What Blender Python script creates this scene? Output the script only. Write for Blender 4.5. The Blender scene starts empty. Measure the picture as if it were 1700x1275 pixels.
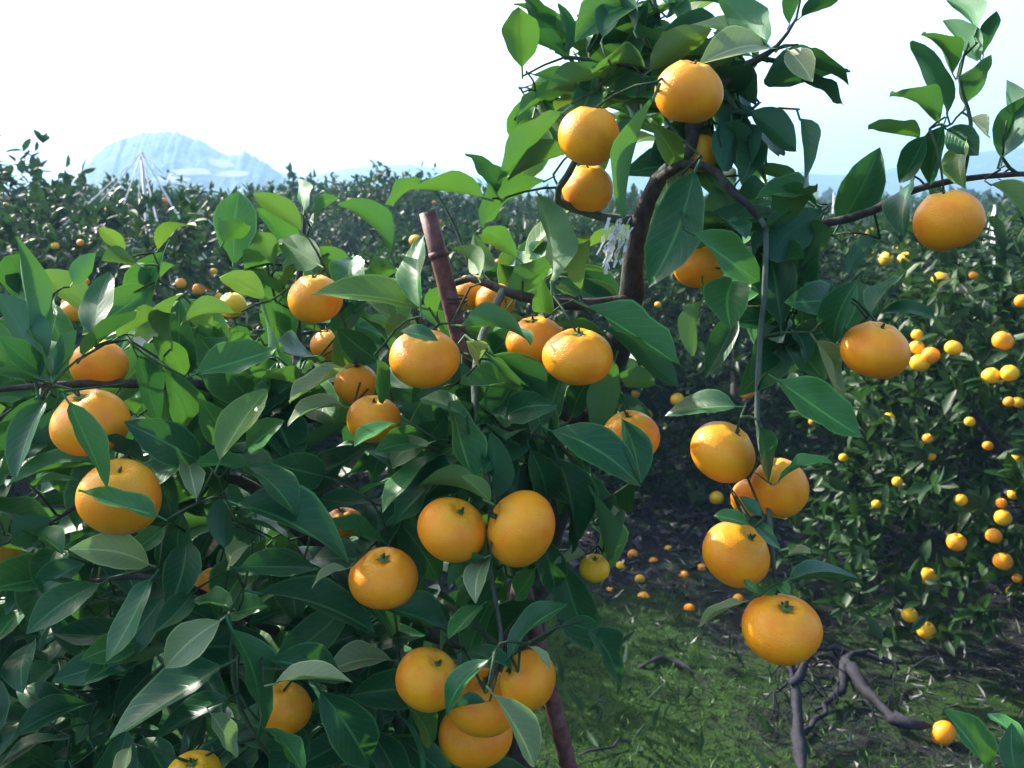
import bpy, math, random
import numpy as np
from mathutils import Vector, Matrix
rnd = random.Random(7)
nr = np.random.RandomState(11)
S = bpy.context.scene
COL = S.collection

# ------------------------------------------------------------ camera, world, sun, exposure
EYE = Vector((0.0, 0.0, 1.5))
FPX = 1668.0
TILT = math.radians(10.1)
cd = bpy.data.cameras.new('camera'); cam = bpy.data.objects.new('camera', cd); COL.objects.link(cam)
cd.sensor_width = 36.0; cd.lens = 36.0 * FPX / 1700.0
cd.clip_start = 0.05; cd.clip_end = 8000
cd.dof.use_dof = True; cd.dof.focus_distance = 1.0; cd.dof.aperture_fstop = 15.0
cam.location = EYE; cam.rotation_euler = (math.radians(90) - TILT, 0, 0)
S.camera = cam

SUN_EL, SUN_ROT = math.radians(34), math.radians(-52)
world = bpy.data.worlds.new('World'); S.world = world; world.use_nodes = True
wn = world.node_tree.nodes; wl = world.node_tree.links
sky = wn.new('ShaderNodeTexSky'); sky.sky_type = 'NISHITA'; sky.sun_disc = False
sky.sun_elevation = SUN_EL; sky.sun_rotation = SUN_ROT
sky.air_density = 0.9; sky.dust_density = 4.5; sky.ozone_density = 1.0
wl.new(sky.outputs[0], wn['Background'].inputs[0]); wn['Background'].inputs[1].default_value = 0.15
sd = bpy.data.lights.new('sun', 'SUN'); sd.energy = 4.2; sd.angle = math.radians(0.6); sd.color = (1.0, 0.94, 0.84)
sun = bpy.data.objects.new('sun', sd); COL.objects.link(sun)
SUNV = Vector((math.sin(SUN_ROT) * math.cos(SUN_EL), math.cos(SUN_ROT) * math.cos(SUN_EL), math.sin(SUN_EL)))
sun.rotation_euler = SUNV.to_track_quat('Z', 'Y').to_euler()
S.view_settings.view_transform = 'Standard'; S.view_settings.look = 'None'
S.view_settings.gamma = 1.0; S.view_settings.use_curve_mapping = False
S.view_settings.exposure = 1.78
S.render.engine = 'CYCLES'
cy = S.cycles
cy.use_denoising = True
cy.max_bounces = 7; cy.diffuse_bounces = 3; cy.glossy_bounces = 2; cy.transmission_bounces = 4
cy.transparent_max_bounces = 4; cy.volume_bounces = 0
cy.sample_clamp_indirect = 6.0; cy.caustics_reflective = False; cy.caustics_refractive = False

FWD = Vector((0, math.cos(TILT), -math.sin(TILT))); UPV = Vector((0, math.sin(TILT), math.cos(TILT))); RT = Vector((1, 0, 0))
def ray(px, py):
    return FWD + RT * ((px - 850.0) / FPX) + UPV * ((637.5 - py) / FPX)
def P(px, py, d):
    return EYE + ray(px, py) * d
def on_ground(px, py, z=0.0):
    r = ray(px, py); return EYE + r * ((z - EYE.z) / r.z)

# ------------------------------------------------------------ helpers
def tag(o, label=None, cat=None, group=None, kind=None):
    if label: o['label'] = label
    if cat: o['category'] = cat
    if group: o['group'] = group
    if kind: o['kind'] = kind
    return o
def link(name, me, mat=None, parent=None):
    if mat is not None and len(me.materials) == 0: me.materials.append(mat)
    o = bpy.data.objects.new(name, me); COL.objects.link(o)
    if parent is not None: o.parent = parent
    return o
def empty(name, loc=(0, 0, 0)):
    o = bpy.data.objects.new(name, None); o.location = loc; o.empty_display_size = 0.05; COL.objects.link(o); return o
def mesh_np(name, V, loops, sizes, smooth=True, attr=None, uv=None):
    me = bpy.data.meshes.new(name)
    V = np.asarray(V, np.float32); loops = np.asarray(loops, np.int32); sizes = np.asarray(sizes, np.int32)
    me.vertices.add(len(V)); me.vertices.foreach_set('co', V.ravel())
    me.loops.add(len(loops)); me.loops.foreach_set('vertex_index', loops)
    me.polygons.add(len(sizes))
    st = np.zeros(len(sizes), np.int32); st[1:] = np.cumsum(sizes)[:-1]
    me.polygons.foreach_set('loop_start', st); me.polygons.foreach_set('loop_total', sizes)
    me.polygons.foreach_set('use_smooth', np.full(len(sizes), smooth, bool))
    if attr is not None:
        a = me.attributes.new('rnd', 'FLOAT', 'FACE'); a.data.foreach_set('value', np.asarray(attr, np.float32))
    if uv is not None:
        u = me.uv_layers.new(name='UVMap'); u.data.foreach_set('uv', np.asarray(uv, np.float32)[loops].ravel())
    me.update(calc_edges=True)
    return me
def tube(path, radii, sides=7, wob=0.0, caps=True):
    """verts, faces of a tapered tube along path"""
    V = []; F = []
    n = len(path); up = Vector((0.13, 0.31, 0.94)).normalized(); prev = None
    for i, p in enumerate(path):
        t = (path[min(i + 1, n - 1)] - path[max(i - 1, 0)]).normalized()
        if prev is None: a = t.cross(up)
        else: a = prev - t * prev.dot(t)
        if a.length < 1e-5: a = t.orthogonal()
        a.normalize(); prev = a; b = t.cross(a)
        for k in range(sides):
            an = 2 * math.pi * k / sides
            r = radii[i] * (1 + wob * (rnd.random() - 0.5))
            V.append(p + a * math.cos(an) * r + b * math.sin(an) * r)
    for i in range(n - 1):
        for k in range(sides):
            k2 = (k + 1) % sides
            F.append((i * sides + k, i * sides + k2, (i + 1) * sides + k2, (i + 1) * sides + k))
    if caps:
        F.append(tuple(range(sides - 1, -1, -1))); F.append(tuple((n - 1) * sides + k for k in range(sides)))
    return V, F
class MB:
    def __init__(s): s.V = []; s.F = []
    def add(s, V, F):
        o = len(s.V); s.V += [tuple(v) for v in V]; s.F += [tuple(i + o for i in f) for f in F]
    def tube(s, path, radii, sides=7, wob=0.0):
        s.add(*tube(path, radii, sides, wob))
    def build(s, name, mat, parent=None, smooth=True):
        me = bpy.data.meshes.new(name); me.from_pydata(s.V, [], s.F)
        me.polygons.foreach_set('use_smooth', [smooth] * len(s.F)); me.update()
        return link(name, me, mat, parent)
def smooth_path(pts, step=0.03):
    """Catmull-Rom through (Vector, radius)"""
    out = []; n = len(pts)
    for i in range(n - 1):
        p0 = pts[max(i - 1, 0)]; p1 = pts[i]; p2 = pts[i + 1]; p3 = pts[min(i + 2, n - 1)]
        m = max(2, int((p2[0] - p1[0]).length / step))
        for k in range(m):
            t = k / m
            q = 0.5 * ((2 * p1[0]) + (p2[0] - p0[0]) * t + (2 * p0[0] - 5 * p1[0] + 4 * p2[0] - p3[0]) * t * t + (3 * p1[0] - p0[0] - 3 * p2[0] + p3[0]) * t ** 3)
            out.append((q, p1[1] * (1 - t) + p2[1] * t))
    out.append(pts[-1]); return out

# ------------------------------------------------------------ materials
def new_mat(name):
    m = bpy.data.materials.new(name); m.use_nodes = True
    nt = m.node_tree; nt.nodes.clear(); out = nt.nodes.new('ShaderNodeOutputMaterial'); return m, nt, out
def N(nt, typ, **kw):
    n = nt.nodes.new(typ)
    for k, v in kw.items():
        if k.startswith('i_'): n.inputs[k[2:].replace('_', ' ')].default_value = v
        else: setattr(n, k, v)
    return n
def ramp(nt, fac, stops):
    r = nt.nodes.new('ShaderNodeValToRGB'); e = r.color_ramp.elements
    while len(e) < len(stops): e.new(0.5)
    for i, (p, c) in enumerate(stops): e[i].position = p; e[i].color = (*c, 1)
    nt.links.new(fac, r.inputs[0]); return r.outputs[0]
def mixc(nt, fac, a, b, mode='MIX'):
    m = nt.nodes.new('ShaderNodeMix'); m.data_type = 'RGBA'; m.blend_type = mode
    for s, v in ((0, fac), (6, a), (7, b)):
        if hasattr(v, 'is_linked'): nt.links.new(v, m.inputs[s])
        else: m.inputs[s].default_value = v if s == 0 else (*v, 1)
    return m.outputs[2]
def math_(nt, op, a, b=None, c=None):
    m = nt.nodes.new('ShaderNodeMath'); m.operation = op
    for i, v in enumerate((a, b, c)):
        if v is None: continue
        if hasattr(v, 'is_linked'): nt.links.new(v, m.inputs[i])
        else: m.inputs[i].default_value = v
    return m.outputs[0]
def principled(nt, out, color, rough=0.6, spec=0.5, bump=None, bstr=0.3, bdist=0.01):
    p = nt.nodes.new('ShaderNodeBsdfPrincipled')
    if hasattr(color, 'is_linked'): nt.links.new(color, p.inputs['Base Color'])
    else: p.inputs['Base Color'].default_value = (*color, 1)
    if hasattr(rough, 'is_linked'): nt.links.new(rough, p.inputs['Roughness'])
    else: p.inputs['Roughness'].default_value = rough
    p.inputs['Specular IOR Level'].default_value = spec
    if bump is not None:
        b = nt.nodes.new('ShaderNodeBump'); b.inputs['Strength'].default_value = bstr; b.inputs['Distance'].default_value = bdist
        nt.links.new(bump, b.inputs['Height']); nt.links.new(b.outputs[0], p.inputs['Normal'])
    if out is not None: nt.links.new(p.outputs[0], out.inputs[0])
    return p
def noise(nt, scale, detail=3, coord=None, rough=0.55):
    n = N(nt, 'ShaderNodeTexNoise'); n.inputs['Scale'].default_value = scale; n.inputs['Detail'].default_value = detail; n.inputs['Roughness'].default_value = rough
    if coord is not None: nt.links.new(coord, n.inputs['Vector'])
    return n.outputs[0]

def leaf_material(name, top_a, top_b, under, trans, tfac=0.3, rough=0.34, veins=True, spec=0.5):
    m, nt, out = new_mat(name)
    L = nt.links
    oi = N(nt, 'ShaderNodeObjectInfo'); at = N(nt, 'ShaderNodeAttribute', attribute_name='rnd')
    r = math_(nt, 'FRACT', math_(nt, 'ADD', oi.outputs['Random'], at.outputs['Fac']))
    col = mixc(nt, r, top_a, top_b)
    geo = N(nt, 'ShaderNodeNewGeometry')
    pos = geo.outputs['Position']
    nz = noise(nt, 38.0, 3, pos)
    col = mixc(nt, math_(nt, 'MULTIPLY', nz, 0.55), col, (top_b[0] * 1.9, top_b[1] * 1.5, top_b[2] * 1.0))
    undc = under
    bump = nz
    if veins:
        uv = N(nt, 'ShaderNodeUVMap'); sx = N(nt, 'ShaderNodeSeparateXYZ'); L.new(uv.outputs[0], sx.inputs[0])
        au = math_(nt, 'ABSOLUTE', math_(nt, 'SUBTRACT', sx.outputs[0], 0.5))       # 0..0.5
        mid = math_(nt, 'LESS_THAN', au, 0.028)
        ph = math_(nt, 'SUBTRACT', math_(nt, 'MULTIPLY', sx.outputs[1], 9.0), math_(nt, 'MULTIPLY', au, 5.5))
        ph = math_(nt, 'ADD', ph, math_(nt, 'MULTIPLY', nz, 0.5))
        fr = math_(nt, 'ABSOLUTE', math_(nt, 'SUBTRACT', math_(nt, 'FRACT', ph), 0.5))
        sv = math_(nt, 'SUBTRACT', 1.0, math_(nt, 'MINIMUM', math_(nt, 'MULTIPLY', fr, 9.0), 1.0))
        edge = math_(nt, 'GREATER_THAN', au, 0.465)  # pale margin: the bright backlit rim of the blade, painted as colour
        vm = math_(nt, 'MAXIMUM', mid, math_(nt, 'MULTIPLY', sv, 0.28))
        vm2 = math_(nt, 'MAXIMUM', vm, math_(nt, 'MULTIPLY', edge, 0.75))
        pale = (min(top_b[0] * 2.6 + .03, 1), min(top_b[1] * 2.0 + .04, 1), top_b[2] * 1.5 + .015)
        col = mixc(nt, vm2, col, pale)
        undc = mixc(nt, math_(nt, 'MULTIPLY', vm, 0.7), under, (under[0] * 1.5, under[1] * 1.4, under[2] * 1.3))
        # scale: between the veins the blade puffs up a little
        bump = math_(nt, 'SUBTRACT', math_(nt, 'MULTIPLY', nz, 0.6), math_(nt, 'MAXIMUM', math_(nt, 'MULTIPLY', mid, 1.0), math_(nt, 'MULTIPLY', sv, 0.55)))
    # dusty / spray stains
    st = noise(nt, 9.0, 5, pos, 0.7)
    stm = ramp(nt, st, [(0.55, (0, 0, 0)), (0.75, (1, 1, 1))])
    col = mixc(nt, math_(nt, 'MULTIPLY', stm, 0.32), col, (0.13, 0.16, 0.06))
    c2 = mixc(nt, geo.outputs['Backfacing'], col, undc)
    rg = math_(nt, 'ADD', math_(nt, 'MULTIPLY', geo.outputs['Backfacing'], 0.22), math_(nt, 'ADD', math_(nt, 'MULTIPLY', st, 0.22), rough - 0.1))
    p = principled(nt, None, c2, rg, spec, bump, 0.22, 0.0012)
    t = N(nt, 'ShaderNodeBsdfTranslucent')
    tc = mixc(nt, r, trans, (trans[0] * 0.7, trans[1] * 0.85, trans[2] * 1.2))
    if veins: tc = mixc(nt, math_(nt, 'MULTIPLY', vm, 0.6), tc, (trans[0] * 0.45, trans[1] * 0.5, trans[2] * 0.4))
    L.new(tc, t.inputs[0])
    mx = N(nt, 'ShaderNodeMixShader'); mx.inputs[0].default_value = tfac
    L.new(p.outputs[0], mx.inputs[1]); L.new(t.outputs[0], mx.inputs[2]); L.new(mx.outputs[0], out.inputs[0])
    return m
M_LEAF_D = leaf_material('mature_leaf', (0.004, 0.048, 0.026), (0.012, 0.076, 0.030), (0.026, 0.105, 0.058), (0.08, 0.27, 0.03), 0.12, 0.33, spec=.20)
M_LEAF_M = leaf_material('green_leaf', (0.010, 0.085, 0.032), (0.028, 0.130, 0.034), (0.050, 0.155, 0.070), (0.14, 0.36, 0.03), 0.16, 0.36, spec=.22)
M_LEAF_Y = leaf_material('young_backlit_leaf', (0.03, 0.11, 0.02), (0.06, 0.15, 0.022), (0.07, 0.16, 0.05), (0.17, 0.33, 0.03), 0.20, 0.42, spec=.4)  # young leaves, and backlit ones whose glow is put into the yellow-green
M_LEAF_P = leaf_material('pale_leaf', (0.10, 0.17, 0.09), (0.15, 0.22, 0.11), (0.17, 0.25, 0.14), (0.25, 0.42, 0.08), 0.22, 0.5)  # pale leaves, and glossy ones whose white glare is painted as colour
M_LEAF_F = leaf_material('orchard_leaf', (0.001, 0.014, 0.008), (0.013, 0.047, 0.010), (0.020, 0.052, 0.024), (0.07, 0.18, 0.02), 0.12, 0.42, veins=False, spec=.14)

def fruit_material(name, a, b, dark):
    m, nt, out = new_mat(name)
    tc = N(nt, 'ShaderNodeTexCoord'); ob = tc.outputs['Object']; oi = N(nt, 'ShaderNodeObjectInfo')
    ad = N(nt, 'ShaderNodeVectorMath', operation='ADD'); nt.links.new(ob, ad.inputs[0])
    cb = N(nt, 'ShaderNodeCombineXYZ'); nt.links.new(math_(nt, 'MULTIPLY', oi.outputs['Random'], 37.0), cb.inputs[0]); nt.links.new(cb.outputs[0], ad.inputs[1])
    big = noise(nt, 2.6, 3, ad.outputs[0]); mid = noise(nt, 11.0, 4, ad.outputs[0])
    col = mixc(nt, oi.outputs['Random'], a, b)
    col = mixc(nt, ramp(nt, big, [(0.42, (0, 0, 0)), (0.7, (1, 1, 1))]), col, dark)
    col = mixc(nt, math_(nt, 'MULTIPLY', mid, 0.25), col, (a[0], a[1] * 1.25, a[2]))
    # blemishes
    sp = N(nt, 'ShaderNodeTexVoronoi'); sp.inputs['Scale'].default_value = 11.0; nt.links.new(ad.outputs[0], sp.inputs['Vector'])
    spm = math_(nt, 'MULTIPLY', math_(nt, 'LESS_THAN', sp.outputs[0], 0.16), ramp(nt, noise(nt, 3.5, 4, ad.outputs[0], .7), [(0.54, (0, 0, 0)), (0.64, (1, 1, 1))]))
    col = mixc(nt, math_(nt, 'MULTIPLY', spm, 0.4), col, (0.35, 0.13, 0.03))
    # greener shoulder round the stalk
    sx = N(nt, 'ShaderNodeSeparateXYZ'); nt.links.new(ob, sx.inputs[0])
    gz = ramp(nt, math_(nt, 'MULTIPLY', sx.outputs[2], 2.5), [(0.72, (0, 0, 0)), (1.0, (1, 1, 1))])
    col = mixc(nt, math_(nt, 'MULTIPLY', gz, 0.35), col, (0.60, 0.42, 0.03))
    pore = N(nt, 'ShaderNodeTexVoronoi'); pore.inputs['Scale'].default_value = 44.0; nt.links.new(ad.outputs[0], pore.inputs['Vector'])
    bm = math_(nt, 'ADD', math_(nt, 'MULTIPLY', ramp(nt, pore.outputs[0], [(0.1, (0, 0, 0)), (0.5, (1, 1, 1))]), 0.6), math_(nt, 'MULTIPLY', mid, 0.8))
    p = principled(nt, out, col, math_(nt, 'ADD', math_(nt, 'MULTIPLY', big, .22), .22), 0.30, bm, 0.45, 0.0011)
    p.inputs['Subsurface Weight'].default_value = 0.04; p.inputs['Subsurface Radius'].default_value = (1.0, 0.4, 0.1); p.inputs['Subsurface Scale'].default_value = 0.006
    return m
M_FRUIT = fruit_material('mandarin_peel', (0.94, 0.355, 0.010), (0.92, 0.295, 0.009), (0.88, 0.215, 0.008))
M_FRUIT_Y = fruit_material('yellow_mandarin_peel', (0.92, 0.47, 0.01), (0.95, 0.40, 0.008), (0.75, 0.46, 0.015))
M_FRUIT_G = fruit_material('green_mandarin_peel', (0.30, 0.30, 0.03), (0.36, 0.32, 0.03), (0.16, 0.24, 0.03))

def bark_material(name, a, b, scale=60, moss=None):
    m, nt, out = new_mat(name)
    geo = N(nt, 'ShaderNodeNewGeometry'); mp = N(nt, 'ShaderNodeMapping'); mp.inputs['Scale'].default_value = (1, 1, 0.35)
    nt.links.new(geo.outputs['Position'], mp.inputs[0])
    n1 = noise(nt, scale, 5, mp.outputs[0], 0.7)
    col = ramp(nt, n1, [(0.3, a), (0.7, b)])
    if moss: col = mixc(nt, ramp(nt, noise(nt, scale * 0.3, 4, geo.outputs['Position']), [(0.5, (0, 0, 0)), (0.68, (1, 1, 1))]), col, moss)
    principled(nt, out, col, 0.85, 0.3, n1, 0.8, 0.004)
    return m
M_BARK = bark_material('mandarin_bark', (0.016, 0.012, 0.011), (0.075, 0.058, 0.052), 110, (0.07, 0.085, 0.065))
M_TWIG = bark_material('green_twig', (0.018, 0.040, 0.018), (0.05, 0.085, 0.035), 120)
M_GREYTWIG = bark_material('grey_green_shoot', (0.05, 0.075, 0.06), (0.11, 0.145, 0.11), 90)
M_DEAD = bark_material('weathered_dead_wood', (0.004, 0.004, 0.007), (0.030, 0.030, 0.042), 110)
M_CALYX = bark_material('calyx_green', (0.06, 0.12, 0.03), (0.14, 0.22, 0.06), 300)

def rust_material():
    m, nt, out = new_mat('rusty_steel')
    g = N(nt, 'ShaderNodeNewGeometry')
    n1 = noise(nt, 70, 6, g.outputs['Position'], 0.7)
    col = ramp(nt, n1, [(0.33, (0.035, 0.014, 0.018)), (0.47, (0.10, 0.030, 0.028)), (0.56, (0.17, 0.05, 0.035)), (0.66, (0.10, 0.085, 0.10))])
    principled(nt, out, col, 0.62, 0.5, n1, 0.6, 0.002); return m
M_RUST = rust_material()
def plain(name, c, rough=0.6, var=0.25, scale=30, bdist=0.003):
    m, nt, out = new_mat(name); g = N(nt, 'ShaderNodeNewGeometry'); n1 = noise(nt, scale, 4, g.outputs['Position'])
    col = ramp(nt, n1, [(0.3, tuple(x * (1 - var) for x in c)), (0.7, tuple(min(1, x * (1 + var)) for x in c))])
    principled(nt, out, col, rough, 0.4, n1, 0.4, bdist); return m
M_STRING = plain('white_twine', (0.75, 0.76, 0.74), 0.6, 0.1)
M_TAPE = plain('white_plastic_strip', (0.82, 0.82, 0.80), 0.35, 0.05)
M_POLE = plain('grey_steel_pole', (0.42, 0.44, 0.46), 0.45, 0.2)
M_FLOWER = plain('white_petal', (0.85, 0.85, 0.78), 0.6, 0.05)

def ground_material():
    m, nt, out = new_mat('orchard_soil'); g = N(nt, 'ShaderNodeNewGeometry'); pos = g.outputs['Position']
    a = noise(nt, 1.1, 5, pos, 0.6); b = noise(nt, 26, 6, pos, 0.7); c = noise(nt, 120, 4, pos, 0.7)
    soil = ramp(nt, b, [(0.3, (0.005, 0.005, 0.007)), (0.6, (0.018, 0.018, 0.022)), (0.75, (0.075, 0.075, 0.080))])
    moss = ramp(nt, b, [(0.3, (0.008, 0.024, 0.004)), (0.65, (0.028, 0.078, 0.008))])
    sp_ = N(nt, 'ShaderNodeSeparateXYZ'); nt.links.new(pos, sp_.inputs[0])
    open_ = math_(nt, 'MULTIPLY', ramp(nt, math_(nt, 'MULTIPLY', sp_.outputs[0], .5), [(0.32, (.14, .14, .14)), (0.52, (0, 0, 0))]), ramp(nt, math_(nt, 'MULTIPLY', sp_.outputs[1], .2), [(0.70, (1, 1, 1)), (0.77, (0, 0, 0))]))
    mk = ramp(nt, math_(nt, 'ADD', open_, math_(nt, 'ADD', math_(nt, 'MULTIPLY', a, 0.75), math_(nt, 'MULTIPLY', b, 0.25))), [(0.50, (0, 0, 0)), (0.60, (1, 1, 1))])
    col = mixc(nt, mk, soil, moss)
    principled(nt, out, col, 0.95, 0.2, math_(nt, 'ADD', b, math_(nt, 'MULTIPLY', c, 0.4)), 1.0, 0.03); return m
M_GROUND = ground_material()
M_GRASS = plain('moss_and_grass', (0.024, 0.075, 0.007), 0.7, 0.7, 4)
M_STRAW = plain('dry_straw', (0.15, 0.15, 0.15), 0.8, 0.6, 9)
M_LITTER = plain('fallen_leaf_litter', (0.035, 0.032, 0.045), 0.5, 0.6, 12)
def hill_material(name, clearing=False):
    m, nt, out = new_mat(name); g = N(nt, 'ShaderNodeNewGeometry'); pos = g.outputs['Position']
    a = noise(nt, 0.02, 6, pos, 0.65); b = noise(nt, 0.12, 5, pos, 0.7)
    f = math_(nt, 'ADD', math_(nt, 'MULTIPLY', a, 0.5), math_(nt, 'MULTIPLY', b, 0.5))
    col = ramp(nt, f, [(0.35, (0.018, 0.045, 0.022)), (0.52, (0.04, 0.085, 0.03)), (0.68, (0.085, 0.12, 0.05))])
    principled(nt, out, col, 0.95, 0.1, f, 1.0, 6.0); return m
M_HILL = hill_material('wooded_hillside')
M_FIELD = plain('bare_terrace_earth', (0.26, 0.25, 0.22), 0.9, 0.45, 0.25)

# ------------------------------------------------------------ ground
def gz(x, y):
    return 0.025 * math.sin(x * 2.1 + 1) * math.cos(y * 1.7) + 0.012 * math.sin(x * 7.3 + y * 5.1)
xs = np.concatenate([-np.geomspace(900, 6, 22), np.linspace(-5, 5, 81), np.geomspace(6, 900, 22)])
ys = np.concatenate([[-900, -400, -150, -40, -12, -5, -2], np.linspace(-1, 9, 81), np.geomspace(10, 900, 26)])
XX, YY = np.meshgrid(xs, ys)
ZZ = np.where((abs(XX) < 8) & (YY < 12), 0.025 * np.sin(XX * 2.1 + 1) * np.cos(YY * 1.7) + 0.012 * np.sin(XX * 7.3 + YY * 5.1) + 0.008 * nr.randn(*XX.shape), 0)
nx_, ny_ = len(xs), len(ys)
idx = np.arange(nx_ * ny_).reshape(ny_, nx_)
quads = np.stack([idx[:-1, :-1], idx[:-1, 1:], idx[1:, 1:], idx[1:, :-1]], -1).reshape(-1)
gme = mesh_np('ground', np.stack([XX, YY, ZZ], -1).reshape(-1, 3), quads, np.full(len(quads) // 4, 4))
tag(link('ground', gme, M_GROUND), kind='structure')

# ------------------------------------------------------------ hills
def hills(name, D, depth, prof, seed, amp):
    px = [p[0] for p in prof]; py = [p[1] for p in prof]
    n = 260; X = np.linspace(px[0], px[-1], n)
    Hh = np.interp(X, px, py); rs = np.random.RandomState(seed)
    j = np.convolve(rs.randn(n), np.ones(3) / 3, 'same') * amp
    wx = (X - 850) / FPX * D; wz = EYE.z + (340 - Hh + j) / FPX * D
    rows = 26; V = []
    for r in range(rows):
        t = r / (rows - 1)
        f = math.sin(t * math.pi * 0.62) / math.sin(math.pi * 0.62 * 0.8) if t < 0.8 else math.cos((t - 0.8) / 0.2 * math.pi / 2)
        nz_ = np.convolve(rs.randn(n), np.ones(5) / 5, 'same') * 0.03 * (1 if 0 < t < 0.75 else 0)
        V += [(wx[i] * (1 + (t - 0.8) * 0.3), D - depth * (0.8 - t), max(-0.5, (wz[i] + 0.5) * max(0, min(1, f + nz_[i])) - 0.5)) for i in range(n)]
    ii = np.arange(rows * n).reshape(rows, n)
    q = np.stack([ii[:-1, :-1], ii[:-1, 1:], ii[1:, 1:], ii[1:, :-1]], -1).reshape(-1)
    me = mesh_np(name, V, q, np.full(len(q) // 4, 4))
    return tag(link(name, me, M_HILL), kind='structure'), V, n, rows
h1, HV, Hn, Hr = hills('near_hills', 190, 70, [(60, 342), (120, 320), (160, 285), (190, 255), (225, 235), (270, 226), (310, 226), (350, 240), (390, 262), (425, 258), (450, 272), (480, 296), (520, 318), (580, 344)], 3, 2.0)
hills('far_hills', 330, 90, [(-400, 320), (-100, 300), (100, 310), (380, 300), (430, 285), (520, 295), (560, 286), (610, 279), (680, 277), (740, 285), (800, 296), (900, 300), (1000, 292), (1120, 290), (1220, 286), (1280, 284), (1330, 289), (1400, 293), (1450, 286), (1500, 276), (1560, 263), (1620, 255), (1700, 248), (1820, 252), (2000, 270), (2300, 300)], 5, 1.6)
# a bare pale terrace on the near hill
terr = []
for (px, py, w, h) in [(372, 276, 46, 16), (335, 288, 44, 10), (400, 290, 40, 9), (300, 298, 40, 7)]:
    terr.append((px, py, w, h))
tb = MB()
def hill_point(px, py):
    # nearest grid point of the hill by its angle from the eye
    best = None
    for v in HV:
        d = v[1]
        sx = 850 + v[0] / d * FPX; sy = 340 - (v[2] - EYE.z) / d * FPX
        e = (sx - px) ** 2 + ((sy - py) * 2) ** 2
        if best is None or e < best[0]: best = (e, v)
    return best[1]
for (px, py, w, h) in terr:
    c = hill_point(px, py); ww = w / FPX * 150; hh = h / FPX * 130
    V = [(c[0], c[1] - 2, c[2])]
    for k in range(14):
        an = 2 * math.pi * k / 14; r_ = 0.8 + 0.4 * rnd.random()
        V.append((c[0] + ww * 0.8 * math.cos(an) * r_, c[1] - 2 + hh * 1.0 * math.sin(an) * r_, c[2] + hh * 0.7 * math.sin(an) * r_))
    F = [(0, 1 + k, 1 + (k + 1) % 14) for k in range(14)]
    tb.add(V, F)
tag(tb.build('terrain_clearing', M_FIELD), kind='structure')

# ------------------------------------------------------------ leaf clouds for the orchard trees
def leaf_cloud(name, base, axis, normal, length, width, rich=True):
    n = len(base); axis = axis / np.linalg.norm(axis, axis=1)[:, None]
    side = np.cross(axis, normal); side /= np.maximum(np.linalg.norm(side, axis=1)[:, None], 1e-6)
    nrm = np.cross(side, axis); L = length[:, None]; W = width[:, None] * 0.5
    if rich:
        k = [(0, 0, 0), (.32, -.85, .10), (.32, .85, .10), (.7, -.75, .06), (.7, .75, .06), (1, 0, -.04), (.32, 0, .0), (.7, 0, .0)]
        f = [(0, 2, 6), (6, 2, 4, 7), (7, 4, 5), (0, 6, 1), (1, 6, 7, 3), (3, 7, 5)]
    else:
        k = [(0, 0, 0), (.45, -1, .12), (.45, 1, .12), (1, 0, 0), (.45, 0, 0)]
        f = [(0, 2, 4), (4, 2, 3), (0, 4, 1), (1, 4, 3)]
    V = np.stack([base + axis * L * a + side * W * b + nrm * L * (c * 1.0) for a, b, c in k], 1).reshape(-1, 3)
    nk = len(k); off = (np.arange(n) * nk)[:, None]
    tmpl = np.concatenate([np.array(x) for x in f]); loops = (off + tmpl[None, :]).reshape(-1)
    sizes = np.tile([len(x) for x in f], n); attr = np.repeat(nr.rand(n), len(f))
    return mesh_np(name, V, loops, sizes, smooth=True, attr=attr)
def crown_mesh(name, rx, ry, z0, z1, shoots, per, L, seed, rich=True, spiky=0.0):
    rs = np.random.RandomState(seed)
    cz = (z0 + z1) * 0.5; rz = (z1 - z0) * 0.5
    d = rs.randn(shoots, 3); d /= np.linalg.norm(d, axis=1)[:, None]
    lump = 1 + 0.16 * np.sin(d[:, 0] * 5 + seed) * np.cos(d[:, 1] * 6 + seed * 2) + 0.10 * np.sin(d[:, 2] * 9 + seed)
    rr = (0.62 + 0.38 * rs.rand(shoots) ** 0.6) * lump
    sk_ = np.where(d[:, 2] < 0, np.maximum(.42, np.sqrt(1 - d[:, 2] ** 2)) ** -1.0, 1.0)[:, None]
    c = d * np.array([rx, ry, rz]) * rr[:, None]; c[:, :2] *= sk_; c[:, 2] += cz
    dirn = d * 0.8 + rs.randn(shoots, 3) * 0.35 + np.array([0, 0, 0.75])
    dirn /= np.linalg.norm(dirn, axis=1)[:, None]
    sl = (0.10 + 0.10 * rs.rand(shoots) + spiky * rs.rand(shoots) ** 3) * (1 + 0.0)
    t = rs.rand(shoots, per)
    base = c[:, None, :] + dirn[:, None, :] * (t * sl[:, None])[:, :, None]
    ax = dirn[:, None, :] * 0.55 + rs.randn(shoots, per, 3) * 0.6; ax[:, :, 2] -= 0.15
    nm = rs.randn(shoots, per, 3) * 0.5 + np.array([0, 0, 1.0]) + d[:, None, :] * 0.5
    n = shoots * per
    ln = L * (0.7 + 0.6 * rs.rand(n)); wd = ln * (0.38 + 0.14 * rs.rand(n))
    base = base.reshape(-1, 3); base[:, 2] = np.maximum(base[:, 2], 0.04)
    return leaf_cloud(name, base, ax.reshape(-1, 3), nm.reshape(-1, 3), ln, wd, rich)
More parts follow.
